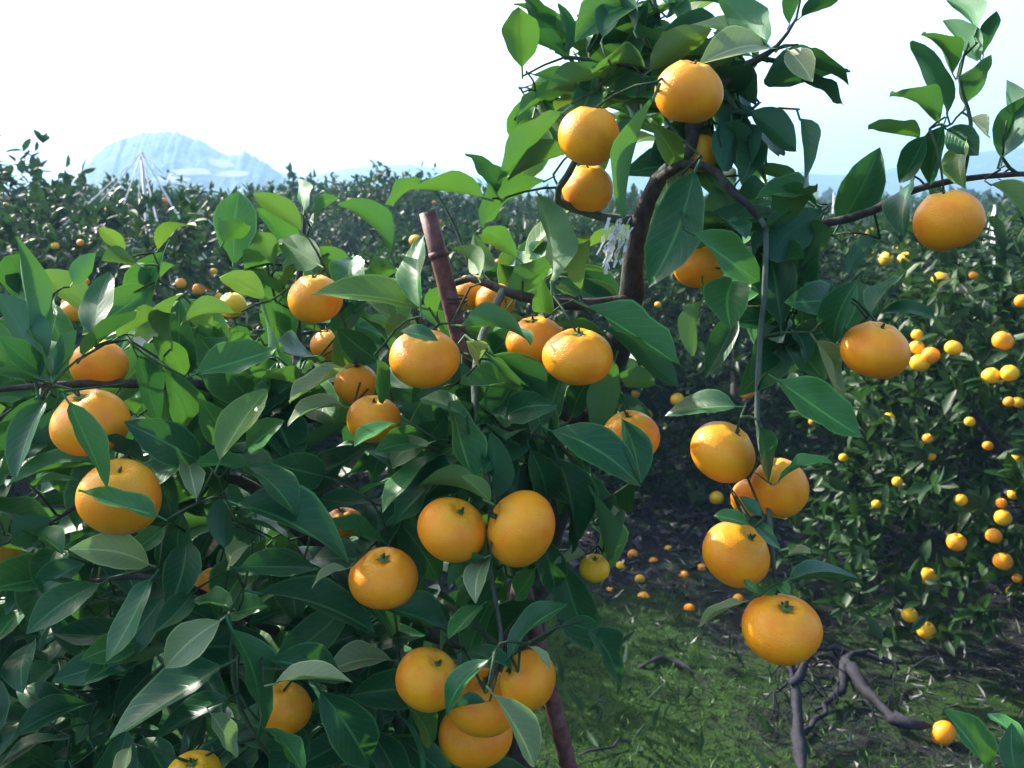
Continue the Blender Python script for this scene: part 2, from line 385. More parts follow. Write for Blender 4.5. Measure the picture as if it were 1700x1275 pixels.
def trunk_mesh(h, rx, seed):
    r = random.Random(seed); mb = MB()
    p = [(Vector((0, 0, -0.05)), .05), (Vector((r.uniform(-.03, .03), 0, .18)), .042), (Vector((r.uniform(-.05, .05), r.uniform(-.05, .05), .4)), .035)]
    s = smooth_path(p, .06); mb.tube([a for a, b in s], [b for a, b in s], 8, 0.15)
    for k in range(6):
        an = k * 1.05 + r.random(); z = .25 + .1 * r.random()
        q = [(Vector((0, 0, z)), .024), (Vector((math.cos(an) * rx * .35, math.sin(an) * rx * .35, z + h * .22)), .018), (Vector((math.cos(an) * rx * .7, math.sin(an) * rx * .7, z + h * .5)), .008)]
        s = smooth_path(q, .08); mb.tube([a for a, b in s], [b for a, b in s], 6, 0.12)
    me = bpy.data.meshes.new('trunk'); me.from_pydata(mb.V, [], mb.F); me.polygons.foreach_set('use_smooth', [True] * len(mb.F)); me.materials.append(M_BARK)
    return me
near_v = [(crown_mesh('crown', .98, .98, -.02, 1.42, 1000, 14, .068, s), trunk_mesh(1.3, .9, s)) for s in (1, 2, 3)]
tall_v = [(crown_mesh('crown', .95, .95, .12, 1.80, 800, 12, .080, s, spiky=.28), trunk_mesh(1.7, .9, s)) for s in (14, 15)]
far_v = [(crown_mesh('crown', .95, .95, .15, 1.42, 420, 9, .10, s, rich=False, spiky=.12), trunk_mesh(1.3, .9, s)) for s in (24, 25, 26)]
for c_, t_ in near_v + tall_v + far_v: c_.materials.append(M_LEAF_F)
TREES = []   # (centre, radii) used to seat the fruit on the crowns
def orchard_tree(x, y, var, sc, rot, label, group=None, zs=1.0):
    r = empty('mandarin_tree', (x, y, 0)); r.scale = (sc, sc, sc * zs); r.rotation_euler = (0, 0, rot)
    tag(r, label, 'tree', group)
    link('trunk', var[1], None, r); link('crown', var[0], None, r)
    h = 1.42 if var in near_v or var in far_v else 1.80
    TREES.append((Vector((x, y, (0.12 + h) * .5 * sc * zs)), Vector((.98 * sc, .98 * sc, (h - .12) * .5 * sc * zs))))
    return r
orchard_tree(2.10, 3.40, near_v[0], 1.0, .4, 'bushy mandarin tree filling the right edge, yellow fruit hanging low over the bare ground')
orchard_tree(1.25, 5.55, near_v[1], 0.96, 1.3, 'dark mandarin bush behind the drooping shoot, fallen fruit lying before it')
orchard_tree(3.15, 5.9, near_v[2], 1.0, 2.2, 'mandarin bush carrying the cluster of three small oranges, behind the right edge tree')
orchard_tree(-0.35, 5.2, near_v[2], 0.93, 3.2, 'shaded mandarin bush right behind the trunk of the big fruiting tree')
orchard_tree(-1.75, 4.6, near_v[0], 1.0, 4.2, 'hazy mandarin bush behind the left half of the big fruiting tree')
orchard_tree(-3.3, 5.6, tall_v[0], 1.06, 1.2, 'tall hazy mandarin tree at the left edge, shoots standing out against the sky', zs=.90)
orchard_tree(-5.2, 7.2, tall_v[1], 1.2, .2, 'tall hazy mandarin tree partly cut off by the left edge, second row back', zs=.98)
orchard_tree(-1.25, 10.2, tall_v[1], 0.95, 2.9, 'bushy spiky topped tree rising above the orchard left of the rusty stake', zs=1.0)
orchard_tree(-3.0, 8.4, near_v[1], 1.12, 2.0, 'round hazy mandarin tree under the pale hill, right of the hoisting strings')
orchard_tree(0.55, 7.4, near_v[0], .95, 5.0, 'mandarin bush between the leader branch and the drooping shoot, second row back')
orchard_tree(2.25, 7.9, near_v[2], .98, .9, 'sunlit mandarin bush under the arching right branch, second row back')
orchard_tree(4.35, 7.6, near_v[1], 1.0, 1.9, 'sunlit mandarin bush at the right edge beside the white strings, second row back')
yy = 10.0; row = 0
while yy < 52:
    sp = 2.0; half = 0.56 * yy + 1.5; nn = int(2 * half / sp)
    for i in range(nn + 1):
        x = -half + i * sp + rnd.uniform(-.35, .35); y = yy + rnd.uniform(-.35, .35)
        if yy < 10.5 and (abs(x + 1.45) < 1.6 or abs(x+3.0) < 1.4): continue
        sc = rnd.uniform(.86, 1.08) * (1.0 + 0.10 * (x < -.1 * yy))
        orchard_tree(x, y, far_v[rnd.randrange(3)], sc, rnd.uniform(0, 6.2),
                     'low mandarin tree in the rows stretching away towards the blue hills', 'orchard trees in the rows behind')
    yy += 2.3 * (1 + row * 0.05); row += 1
# woods at the foot of the hills, one mass
n = 9000
wy = nr.uniform(55, 100, n); wx = nr.uniform(-.62, .62, n) * wy
wb = np.stack([wx, wy, nr.rand(n) ** .7 * (0.8 + .6 * np.sin(wx * .3) ** 2 + wy * .006)], -1)
wd = leaf_cloud('distant_woods', wb, nr.randn(n, 3) + [0, 0, .6], nr.randn(n, 3) + [0, 0, .5], nr.uniform(.6, 1.4, n), nr.uniform(.5, 1.0, n), False)
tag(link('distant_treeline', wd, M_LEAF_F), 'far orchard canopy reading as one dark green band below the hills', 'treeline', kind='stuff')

# ------------------------------------------------------------ strings and poles between the rows
def hoist(px, py, d, spread, label, n, stray=1.0, mr=1.0):
    top = P(px, py, d); base = Vector((top.x + .02, top.y, 0))
    e = empty('string_hoisting_pole', base); tag(e, label, 'pole')
    mb = MB(); mb.tube([Vector((0, 0, -.1)), Vector((-.01, 0, (top.z) * .5)), Vector((top.x - base.x, 0, top.z))], [.014 * mr, .012 * mr, .008 * mr], 8)
    mb.build('mast', M_POLE, e)
    for k in range(n):
        f = -1 + 2 * k / (n - 1)
        a = top - base; dx = spread * f + rnd.uniform(-.05, .05)
        b = Vector((dx, rnd.uniform(-.35, .35), top.z - rnd.uniform(.5, 1.0) * stray))
        p = [(a.lerp(b, t / 8) - Vector((0, 0, .05 * math.sin(math.pi * t / 8)))) for t in range(9)]
        m2 = MB(); m2.tube(p, [.003 * mr] * 9, 5); m2.build('string', M_STRING, e)
hoist(235, 252, 5.2, .8, 'slim pole with white strings fanning down like a tent over the left orchard trees', 9)
hoist(1652, 340, 5.4, .16, 'pole wrapped in pale vertical strings behind the right hand mandarin', 6)
hoist(1384, 318, 9.0, .12, 'tiny far pole with pale strings below the blue hills under the arching branch', 4, 1.0, .6)

# ------------------------------------------------------------ mandarin geometry
def fruit_mesh(seed, flat=0.80):
    r = np.random.RandomState(seed); nu, nv = 40, 24; V = []
    ph = r.rand(4) * 6.28
    for j in range(nv + 1):
        th = math.pi * j / nv
        for i in range(nu):
            u = 2 * math.pi * i / nu
            R = 1 + .018 * math.cos(2 * u + ph[0]) + .013 * math.cos(3 * u + ph[1]) + .010 * math.cos(5 * u + ph[2]) * math.sin(th)
            s = math.sin(th); c = math.cos(th)
            rr = (abs(s) ** .88) * R
            z = c * flat * (1 + .03 * math.cos(u + ph[3]))
            z -= .13 * math.exp(-(s / .20) ** 2) * (1 if c > 0 else -.7)       # dimples at stalk and navel
            if c > 0: z += .05 * math.exp(-((s - .35) / .16) ** 2); z += 0.012 * math.cos(7 * u) * math.exp(-((s - .3) / .2) ** 2)
            V.append((rr * .5, z * .5, u))
    VV = [(a * math.cos(u), a * math.sin(u), z) for a, z, u in V]
    F = []
    for j in range(nv):
        for i in range(nu):
            i2 = (i + 1) % nu; F.append((j * nu + i, (j + 1) * nu + i, (j + 1) * nu + i2, j * nu + i2))
    me = bpy.data.meshes.new('mandarin'); me.from_pydata(VV, [], F); me.polygons.foreach_set('use_smooth', [True] * len(F)); me.update()
    return me
def calyx_mesh():
    mb = MB(); V = [(0, 0, .345)]
    for k in range(10):
        an = math.pi * k / 5; r = .12 if k % 2 == 0 else .06
        V.append((r * math.cos(an), r * math.sin(an), .352 + (.008 if k % 2 == 0 else 0)))
    for k in range(10):
        an = math.pi * k / 5; V.append((.04 * math.cos(an), .04 * math.sin(an), .375))
    F = [(1 + k, 1 + (k + 1) % 10, 11 + (k + 1) % 10, 11 + k) for k in range(10)] + [tuple(range(11, 21))]
    mb.add(V, F); me = bpy.data.meshes.new('calyx'); me.from_pydata(mb.V, [], mb.F); me.materials.append(M_CALYX); return me
def stalk_mesh():
    mb = MB(); mb.tube([Vector((0, 0, .33)), Vector((.003, 0, .40)), Vector((.01, .005, .455))], [.026, .021, .02], 7)
    me = bpy.data.meshes.new('stalk'); me.from_pydata(mb.V, [], mb.F); me.polygons.foreach_set('use_smooth', [True] * len(mb.F)); me.materials.append(M_TWIG); return me
FM = {}
for mk, mt in (('o', M_FRUIT), ('y', M_FRUIT_Y), ('g', M_FRUIT_G)):
    for fl in (.74, .84, .95):
        me = fruit_mesh(int(fl * 100) + ord(mk), fl); me.materials.append(mt); FM[mk, fl] = me
CALYX, STALK = calyx_mesh(), stalk_mesh()
def mandarin(pos, dia, aspect, roll=0, pitch=0, mat='o', label='', group=None, detail=True, spin=None):
    fl = min((.74, .84, .95), key=lambda f: abs(f - aspect))
    o = link('mandarin', FM[mat, fl]); o.location = pos; o.scale = (dia, dia, dia * aspect / fl)
    o.rotation_euler = Matrix.Rotation(math.radians(roll), 3, 'Y').to_4x4().to_3x3().__matmul__(Matrix.Rotation(math.radians(pitch), 3, 'X')).__matmul__(Matrix.Rotation(spin if spin is not None else rnd.uniform(0, 6.2), 3, 'Z')).to_euler()
    tag(o, label, 'mandarin', group)
    if detail:
        link('calyx', CALYX, None, o); link('stalk', STALK, None, o)
    return o

# ------------------------------------------------------------ the big fruiting tree
TREE = empty('fruiting_mandarin_tree', (0.06, 1.42, 0)); tag(TREE, 'large mandarin tree in front, long glossy leaves and ripe orange fruit on drooping twigs', 'tree')
def tree_child(o):
    o.parent = TREE; o.matrix_parent_inverse = Matrix.Translation(-TREE.location); return o
NODES = []        # network points (Vector, radius)
def limb(name, pts, mat=M_BARK, sides=9, wob=.14):
    q = [((P(*p[:3]) if len(p) == 4 else p[0]), p[-1] * .001) for p in pts]
    s = smooth_path(q, .022)
    mb = MB(); mb.tube([a for a, b in s], [b for a, b in s], sides, wob)
    tree_child(mb.build(name, mat))
    for a, b in s: NODES.append(a)
G = Vector
limb('trunk', [(G((.06, 1.42, -.06)), 46), (G((.05, 1.42, .2)), 38), (850, 1275, 1.42, 33), (870, 1050, 1.40, 28), (900, 900, 1.36, 24), (980, 700, 1.30, 20), (1040, 525, 1.2, 16), (1052, 430, 1.14, 11.5), (1064, 365, 1.11, 10), (1092, 300, 1.09, 8.8), (1132, 264, 1.08, 7.5), (1150, 225, 1.08, 7), (1130, 150, 1.10, 5), (1098, 60, 1.10, 3.4), (1085, -10, 1.10, 2.4), (1092, -90, 1.1, 1.5)], sides=12)
limb('branch', [(1092, 300, 1.09, 6), (1118, 279, 1.06, 5.0), (1150, 272, 1.04, 4.6), (1188, 286, 1.03, 4.2), (1212, 318, 1.02, 3.8), (1240, 340, 1.02, 3.5), (1262, 364, 1.015, 3.2)], sides=9, wob=.25)
limb('branch', [(1262, 364, 1.015, 3.0), (1271, 380, 1.01, 2.9), (1271, 440, 1.0, 2.8), (1268, 500, 1.0, 2.8), (1262, 560, 1.004, 3.0), (1257, 690, .99, 2.7), (1266, 760, .965, 2.6), (1277, 850, .95, 2.4), (1286, 960, .945, 2.0)], M_GREYTWIG)
limb('branch', [(1190, 288, 1.03, 4.6), (1250, 350, 1.1, 5), (1310, 375, 1.14, 5), (1375, 370, 1.12, 4.8), (1450, 350, 1.1, 4.6), (1502, 321, 1.08, 4), (1580, 300, 1.06, 3.4), (1690, 289, 1.05, 2.8), (1800, 292, 1.05, 2)])
limb('branch', [(1598, 298, 1.055, 2.6), (1612, 225, 1.05, 2.2), (1607, 180, 1.05, 2), (1592, 128, 1.05, 1.7), (1612, 60, 1.06, 1.4), (1625, 20, 1.06, 1)], M_TWIG)
limb('branch', [(1690, 289, 1.05, 2), (1664, 262, 1.05, 1.8), (1672, 200, 1.05, 1.2)], M_TWIG)
limb('branch', [(1150, 225, 1.08, 5), (1198, 140, 1.07, 4.5), (1262, 96, 1.05, 3.8), (1290, 76, 1.05, 2.2), (1322, 30, 1.05, 1.4), (1330, -20, 1.05, 1)])
limb('branch', [(1262, 96, 1.05, 3), (1310, 105, 1.05, 2.4), (1345, 108, 1.05, 1.8)], M_TWIG)
limb('branch', [(1198, 140, 1.07, 3), (1225, 185, 1.07, 2.6), (1250, 190, 1.07, 2)], M_TWIG)
limb('branch', [(1130, 150, 1.10, 3.4), (1050, 110, 1.08, 3), (980, 100, 1.06, 2.4), (940, 94, 1.06, 1.8)], M_TWIG)
limb('branch', [(1064, 365, 1.11, 6), (1000, 360, 1.12, 5), (925, 332, 1.08, 4), (943, 290, 1.03, 3.6), (958, 262, .99, 3)], M_GREYTWIG)
limb('branch', [(1052, 500, 1.17, 8), (960, 505, 1.15, 7), (900, 500, 1.13, 6), (835, 482, 1.13, 5.5), (780, 462, 1.15, 4.5), (740, 480, 1.15, 3)])
limb('branch', [(980, 700, 1.30, 16), (860, 650, 1.27, 14), (700, 650, 1.26, 12.5), (570, 668, 1.24, 11.5), (495, 692, 1.2, 10.5), (400, 648, 1.15, 8), (220, 637, 1.06, 5), (70, 640, 1.02, 3.4), (-70, 655, 1.0, 2)])
limb('branch', [(500, 690, 1.2, 9), (497, 610, 1.22, 8.4), (490, 535, 1.22, 7), (498, 450, 1.2, 4), (505, 370, 1.2, 2.2), (500, 310, 1.2, 1.3)])
limb('branch', [(870, 1050, 1.40, 18), (760, 1060, 1.36, 15), (640, 1010, 1.3, 12), (520, 900, 1.25, 10), (420, 810, 1.16, 7), (350, 790, 1.1, 4.5), (240, 780, 1.05, 3), (80, 870, 1.05, 2)])
limb('branch', [(850, 1275, 1.42, 20), (700, 1240, 1.36, 15), (640, 1150, 1.33, 12), (520, 1080, 1.2, 8), (400, 1020, 1.08, 5), (270, 960, 1.02, 3.4), (150, 965, 1.0, 2)])
limb('branch', [(835, 482, 1.13, 5), (800, 560, 1.08, 4.4), (788, 630, 1.05, 4), (792, 700, 1.02, 3.6), (806, 780, .98, 3), (815, 840, .955, 2.6), (812, 925, .965, 2.4), (825, 1010, .97, 2.2), (832, 1080, .955, 2), (806, 1150, .93, 1.6)], M_GREYTWIG)
limb('branch', [(400, 1020, 1.08, 4), (385, 1080, 1.02, 3), (400, 1180, 1.0, 2.4), (450, 1260, .98, 1.5)], M_TWIG)
limb('branch', [(792, 700, 1.02, 3), (860, 715, 1.0, 2.6), (930, 740, 1.0, 2.2), (985, 810, 1.0, 2), (1004, 860, 1.02, 1.6), (1002, 915, 1.05, 1.2)], M_TWIG)
limb('branch', [(640, 1010, 1.3, 5), (700, 990, 1.15, 4), (760, 1015, 1.05, 3.4), (850, 1080, .98, 2.8), (935, 1032, .96, 2)], M_TWIG)

# leaf shapes, shared by all leaves of the tree; X is the width, Y runs base to tip, Z is the upper side
def leaf_mesh(seed, mat):
    r = random.Random(seed); nl, nw = 10, 4
    fold = r.uniform(.10, .42); arch = r.uniform(-.03, .17); wave = r.uniform(.0, .035); wf = r.uniform(9, 16); ph = r.uniform(0, 6)
    twist = r.uniform(-.25, .25); bend = r.uniform(-.13, .13); peak = r.uniform(.85, 1.05)
    V = []; UV = []
    for i in range(nl + 1):
        t = i / nl
        w = math.sin(math.pi * min(1, t ** peak)) ** .78 * .5
        w = max(w, .004)
        if t > .86: w *= 1 - (t - .86) * 1.2
        for j in range(nw + 1):
            u = -1 + 2 * j / nw; x = u * w
            z = arch * 4 * t * (1 - t) * .9 + fold * abs(x) * (1 - .3 * t) + wave * math.sin(wf * t + ph + (0 if u < 0 else 2)) * abs(u)
            x2 = x; z2 = z + twist * x * (t - .5) * 2
            ser = .012 * math.sin(i * 2.4 + j) if j in (0, nw) else 0
            V.append((x2 + bend * math.sin(math.pi * t) + ser, t, z2)); UV.append((j / nw, t))
    F = []
    for i in range(nl):
        for j in range(nw):
            a = i * (nw + 1) + j; F.append((a, a + 1, a + nw + 2, a + nw + 1))
    me = bpy.data.meshes.new('leaf')
    o = len(V); pr = .014                                   # petiole
    for t, zz in ((-.13, -.03), (.03, 0)):
        for k in range(4):
            an = math.pi / 2 * k; V.append((pr * 2 * math.cos(an), t, zz + pr * math.sin(an))); UV.append((.5, .1))
    for k in range(4):
        F.append((o + k, o + (k + 1) % 4, o + 4 + (k + 1) % 4, o + 4 + k))
    me.from_pydata(V, [], F)
    uvl = me.uv_layers.new(name='UVMap')
    for li, lp in enumerate(me.loops): uvl.data[li].uv = UV[lp.vertex_index]
    me.polygons.foreach_set('use_smooth', [True] * len(F)); me.update(); me.materials.append(mat); return me
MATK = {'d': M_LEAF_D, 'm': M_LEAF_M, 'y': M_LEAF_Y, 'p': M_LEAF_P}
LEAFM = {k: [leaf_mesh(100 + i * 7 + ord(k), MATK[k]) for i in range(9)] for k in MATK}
CORNER = []
ATT = []      # points to be tied into the twig network
NLEAF = [0]
def add_leaf(M, k):
    o = bpy.data.objects.new('leaf', rnd.choice(LEAFM[k])); COL.objects.link(o)
    o.parent = TREE; o.matrix_parent_inverse = Matrix.Translation(-TREE.location); o.matrix_world = M; o.matrix_basis = M
    NLEAF[0] += 1
def frame(B, T, n, W):
    a = T - B; L = a.length; y = a / L; n = (n - y * n.dot(y)).normalized(); x = y.cross(n)
    return Matrix(((x.x * W, y.x * L, n.x * L, B.x), (x.y * W, y.y * L, n.y * L, B.y), (x.z * W, y.z * L, n.z * L, B.z), (0, 0, 0, 1)))
# traced from the tree: base x, y, tip x, y, visible width, distance, surface (d m y p; capital = we see the underside)
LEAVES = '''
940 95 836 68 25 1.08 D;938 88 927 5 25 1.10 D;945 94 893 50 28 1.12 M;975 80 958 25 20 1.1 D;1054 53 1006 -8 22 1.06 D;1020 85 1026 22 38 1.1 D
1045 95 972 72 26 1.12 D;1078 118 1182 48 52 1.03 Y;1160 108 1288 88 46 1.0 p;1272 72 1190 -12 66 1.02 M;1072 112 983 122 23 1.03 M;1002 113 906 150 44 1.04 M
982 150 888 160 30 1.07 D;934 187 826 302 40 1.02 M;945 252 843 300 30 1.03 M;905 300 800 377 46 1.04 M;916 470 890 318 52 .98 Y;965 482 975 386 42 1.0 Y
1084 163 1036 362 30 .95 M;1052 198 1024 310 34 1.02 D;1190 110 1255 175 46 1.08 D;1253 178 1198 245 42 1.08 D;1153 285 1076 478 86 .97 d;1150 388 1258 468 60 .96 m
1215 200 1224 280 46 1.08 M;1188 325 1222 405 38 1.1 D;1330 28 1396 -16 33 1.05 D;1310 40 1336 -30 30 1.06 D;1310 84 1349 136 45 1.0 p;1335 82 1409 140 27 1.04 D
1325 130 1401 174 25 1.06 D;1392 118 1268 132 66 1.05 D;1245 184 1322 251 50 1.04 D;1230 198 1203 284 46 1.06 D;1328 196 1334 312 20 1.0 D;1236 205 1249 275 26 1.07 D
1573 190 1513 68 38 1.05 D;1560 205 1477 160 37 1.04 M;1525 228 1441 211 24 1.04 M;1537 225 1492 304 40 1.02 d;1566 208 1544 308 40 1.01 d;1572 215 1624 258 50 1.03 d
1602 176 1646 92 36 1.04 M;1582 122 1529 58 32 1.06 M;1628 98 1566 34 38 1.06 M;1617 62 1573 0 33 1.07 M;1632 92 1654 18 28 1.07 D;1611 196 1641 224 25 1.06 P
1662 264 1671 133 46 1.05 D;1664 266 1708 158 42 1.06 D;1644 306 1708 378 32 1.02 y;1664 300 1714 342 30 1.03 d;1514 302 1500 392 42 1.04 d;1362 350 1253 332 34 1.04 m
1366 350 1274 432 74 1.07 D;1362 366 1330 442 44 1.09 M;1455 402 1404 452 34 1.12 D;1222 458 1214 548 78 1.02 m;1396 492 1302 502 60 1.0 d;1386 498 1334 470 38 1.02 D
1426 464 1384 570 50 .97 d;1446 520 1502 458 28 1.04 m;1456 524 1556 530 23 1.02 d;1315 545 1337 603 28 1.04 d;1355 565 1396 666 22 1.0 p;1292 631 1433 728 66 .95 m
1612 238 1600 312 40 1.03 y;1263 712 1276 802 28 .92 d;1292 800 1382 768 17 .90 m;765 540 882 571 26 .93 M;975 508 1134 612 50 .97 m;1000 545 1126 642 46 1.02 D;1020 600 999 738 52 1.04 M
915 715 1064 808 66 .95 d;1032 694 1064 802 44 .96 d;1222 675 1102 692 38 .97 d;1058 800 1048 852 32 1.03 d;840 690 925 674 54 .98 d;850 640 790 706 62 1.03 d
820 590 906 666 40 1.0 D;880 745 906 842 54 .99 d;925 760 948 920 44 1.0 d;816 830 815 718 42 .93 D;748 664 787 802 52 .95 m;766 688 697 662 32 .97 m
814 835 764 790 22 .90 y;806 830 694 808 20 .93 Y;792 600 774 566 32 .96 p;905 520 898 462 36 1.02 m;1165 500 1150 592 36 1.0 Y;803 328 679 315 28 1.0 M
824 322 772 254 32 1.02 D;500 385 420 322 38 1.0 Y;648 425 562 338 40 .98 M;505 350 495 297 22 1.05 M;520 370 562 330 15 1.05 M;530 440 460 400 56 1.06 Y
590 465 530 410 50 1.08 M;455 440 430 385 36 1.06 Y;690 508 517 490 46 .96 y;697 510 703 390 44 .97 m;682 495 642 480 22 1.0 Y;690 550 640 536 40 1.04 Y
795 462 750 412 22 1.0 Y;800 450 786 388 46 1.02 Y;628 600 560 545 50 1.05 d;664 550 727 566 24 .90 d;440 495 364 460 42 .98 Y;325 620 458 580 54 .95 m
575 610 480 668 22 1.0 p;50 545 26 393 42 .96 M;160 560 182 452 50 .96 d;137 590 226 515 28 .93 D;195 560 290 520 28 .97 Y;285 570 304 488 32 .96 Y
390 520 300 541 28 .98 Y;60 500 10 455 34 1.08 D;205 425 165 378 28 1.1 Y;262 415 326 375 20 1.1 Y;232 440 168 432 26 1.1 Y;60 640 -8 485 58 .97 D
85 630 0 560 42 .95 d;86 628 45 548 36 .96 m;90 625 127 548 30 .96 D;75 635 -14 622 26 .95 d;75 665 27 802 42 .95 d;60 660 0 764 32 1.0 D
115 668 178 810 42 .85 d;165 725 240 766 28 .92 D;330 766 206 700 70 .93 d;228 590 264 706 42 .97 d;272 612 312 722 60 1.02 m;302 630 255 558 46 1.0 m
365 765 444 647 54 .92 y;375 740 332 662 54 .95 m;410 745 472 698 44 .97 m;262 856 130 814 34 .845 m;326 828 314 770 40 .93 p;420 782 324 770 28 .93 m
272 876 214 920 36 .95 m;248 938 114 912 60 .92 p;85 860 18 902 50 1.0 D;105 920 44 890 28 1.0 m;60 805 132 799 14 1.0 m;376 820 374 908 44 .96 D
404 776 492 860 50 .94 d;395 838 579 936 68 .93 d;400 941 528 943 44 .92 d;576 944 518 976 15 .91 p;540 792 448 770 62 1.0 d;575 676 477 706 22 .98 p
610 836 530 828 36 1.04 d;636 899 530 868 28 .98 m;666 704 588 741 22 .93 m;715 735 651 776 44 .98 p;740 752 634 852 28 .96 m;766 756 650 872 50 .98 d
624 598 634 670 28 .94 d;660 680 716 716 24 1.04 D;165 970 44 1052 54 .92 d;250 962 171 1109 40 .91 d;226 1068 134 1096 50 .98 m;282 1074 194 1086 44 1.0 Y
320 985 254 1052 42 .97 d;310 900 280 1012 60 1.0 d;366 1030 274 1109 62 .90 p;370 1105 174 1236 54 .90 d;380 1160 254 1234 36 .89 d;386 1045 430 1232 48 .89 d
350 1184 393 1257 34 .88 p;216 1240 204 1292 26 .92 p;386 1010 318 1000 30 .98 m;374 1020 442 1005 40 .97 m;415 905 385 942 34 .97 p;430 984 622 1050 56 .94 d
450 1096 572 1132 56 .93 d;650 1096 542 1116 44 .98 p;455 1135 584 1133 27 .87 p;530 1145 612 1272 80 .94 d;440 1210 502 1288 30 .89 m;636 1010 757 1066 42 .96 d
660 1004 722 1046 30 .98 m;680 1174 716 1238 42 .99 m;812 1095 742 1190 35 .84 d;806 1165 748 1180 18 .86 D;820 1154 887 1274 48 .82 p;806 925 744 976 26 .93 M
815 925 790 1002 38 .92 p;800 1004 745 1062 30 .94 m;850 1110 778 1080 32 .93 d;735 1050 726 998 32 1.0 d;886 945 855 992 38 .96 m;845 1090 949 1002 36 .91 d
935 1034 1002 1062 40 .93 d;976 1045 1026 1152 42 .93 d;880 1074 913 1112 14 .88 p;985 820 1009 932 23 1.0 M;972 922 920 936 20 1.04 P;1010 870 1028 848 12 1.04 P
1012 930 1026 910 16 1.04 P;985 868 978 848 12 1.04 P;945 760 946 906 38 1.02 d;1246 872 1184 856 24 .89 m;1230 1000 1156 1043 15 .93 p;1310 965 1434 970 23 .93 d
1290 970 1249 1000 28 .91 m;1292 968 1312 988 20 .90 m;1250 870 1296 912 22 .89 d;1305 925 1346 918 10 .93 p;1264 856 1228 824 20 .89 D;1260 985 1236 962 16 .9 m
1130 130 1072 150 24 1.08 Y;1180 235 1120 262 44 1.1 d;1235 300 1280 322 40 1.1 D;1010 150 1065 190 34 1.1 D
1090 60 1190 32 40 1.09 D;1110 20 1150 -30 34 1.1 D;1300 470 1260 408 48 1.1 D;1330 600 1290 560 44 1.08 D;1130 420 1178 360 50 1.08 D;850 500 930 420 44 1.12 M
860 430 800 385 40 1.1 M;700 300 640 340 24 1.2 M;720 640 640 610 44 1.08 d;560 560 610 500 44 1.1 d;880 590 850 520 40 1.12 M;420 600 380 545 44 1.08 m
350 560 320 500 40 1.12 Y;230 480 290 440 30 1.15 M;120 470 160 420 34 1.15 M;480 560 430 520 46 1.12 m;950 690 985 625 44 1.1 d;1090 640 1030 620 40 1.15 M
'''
def trace_leaf(bx, by, tx, ty, w, d, k):
    under = k.isupper(); kk = k.lower()
    Lpx = math.hypot(tx - bx, ty - by); Lapp = Lpx / FPX * d
    real = max(Lapp * 1.03, min(.092, max(.05, Lapp * 1.35)))
    dz = min(.045 if d > .91 else .012, math.sqrt(max(0, real ** 2 - Lapp ** 2)))
    up = ty < by
    sgn = -1 if (rnd.random() < .6) else 1
    B = P(bx, by, d - sgn * dz * .5); T = P(tx, ty, d + sgn * dz * .5)
    a = T - B; L = a.length; mid = (B + T) * .5; v = (mid - EYE).normalized()
    n0 = -v; n0 = (n0 - a * n0.dot(a) / L ** 2).normalized(); sd_ = (a / L).cross(n0)
    wapp = w / FPX * d; wr = L * .46
    if wapp < wr:
        th = math.acos(max(.30, wapp / wr)); W = wapp / math.cos(th)
    else: th = rnd.uniform(-.25, .25); W = wapp / math.cos(th)
    W = min(W, L * .72)
    c1 = n0 * math.cos(th) + sd_ * math.sin(th); c2 = n0 * math.cos(th) - sd_ * math.sin(th)
    if under: n = -(c1 if c1.z < c2.z else c2)
    else: n = c1 if c1.z > c2.z else c2
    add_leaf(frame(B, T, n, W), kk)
    ATT.append(B - a * .13)
for tok in LEAVES.replace('\n', ';').split(';'):
    if not tok.strip(): continue
    q = tok.split(); trace_leaf(*[float(x) for x in q[:6]], q[6])

for tok in '1640 1290 1564 1178 44 .90 m;1702 1232 1638 1184 22 .92 m;1690 1296 1680 1200 42 .9 d;1720 1330 1650 1300 40 .93 d;1690 1340 1760 1270 40 .93 d'.split(';'):
    q = tok.split(); q = [float(x) for x in q[:6]] + [q[6]]
    CORNER.append(q)
cs = P(1690, 1400, .93); shoot = empty('leafy_shoot', (cs.x, cs.y, 0)); tag(shoot, 'young leafy mandarin shoot poking into the lower right corner', 'shoot')
mb = MB(); sp = [(Vector((0, 0, -.03)), .006), (Vector((.02, .02, .4)), .005), (cs - shoot.location, .003), (P(1696, 1270, .92) - shoot.location, .0016)]
sp = smooth_path(sp, .04); mb.tube([a for a, b in sp], [b for a, b in sp], 7, .1)
for q in CORNER:
    bb = P(q[0], q[1], q[5]) - shoot.location; st_ = min((a for a, b in sp), key=lambda a: (a - bb).length); mb.tube([st_, (st_ + bb) * .5 + Vector((0, 0, .004)), bb], [.0014, .0012, .001], 5)
mb.build('stem', M_TWIG, shoot)
T0 = TREE; TREE = shoot
for q in CORNER:
    trace_leaf(*q); ATT.pop()
TREE = T0

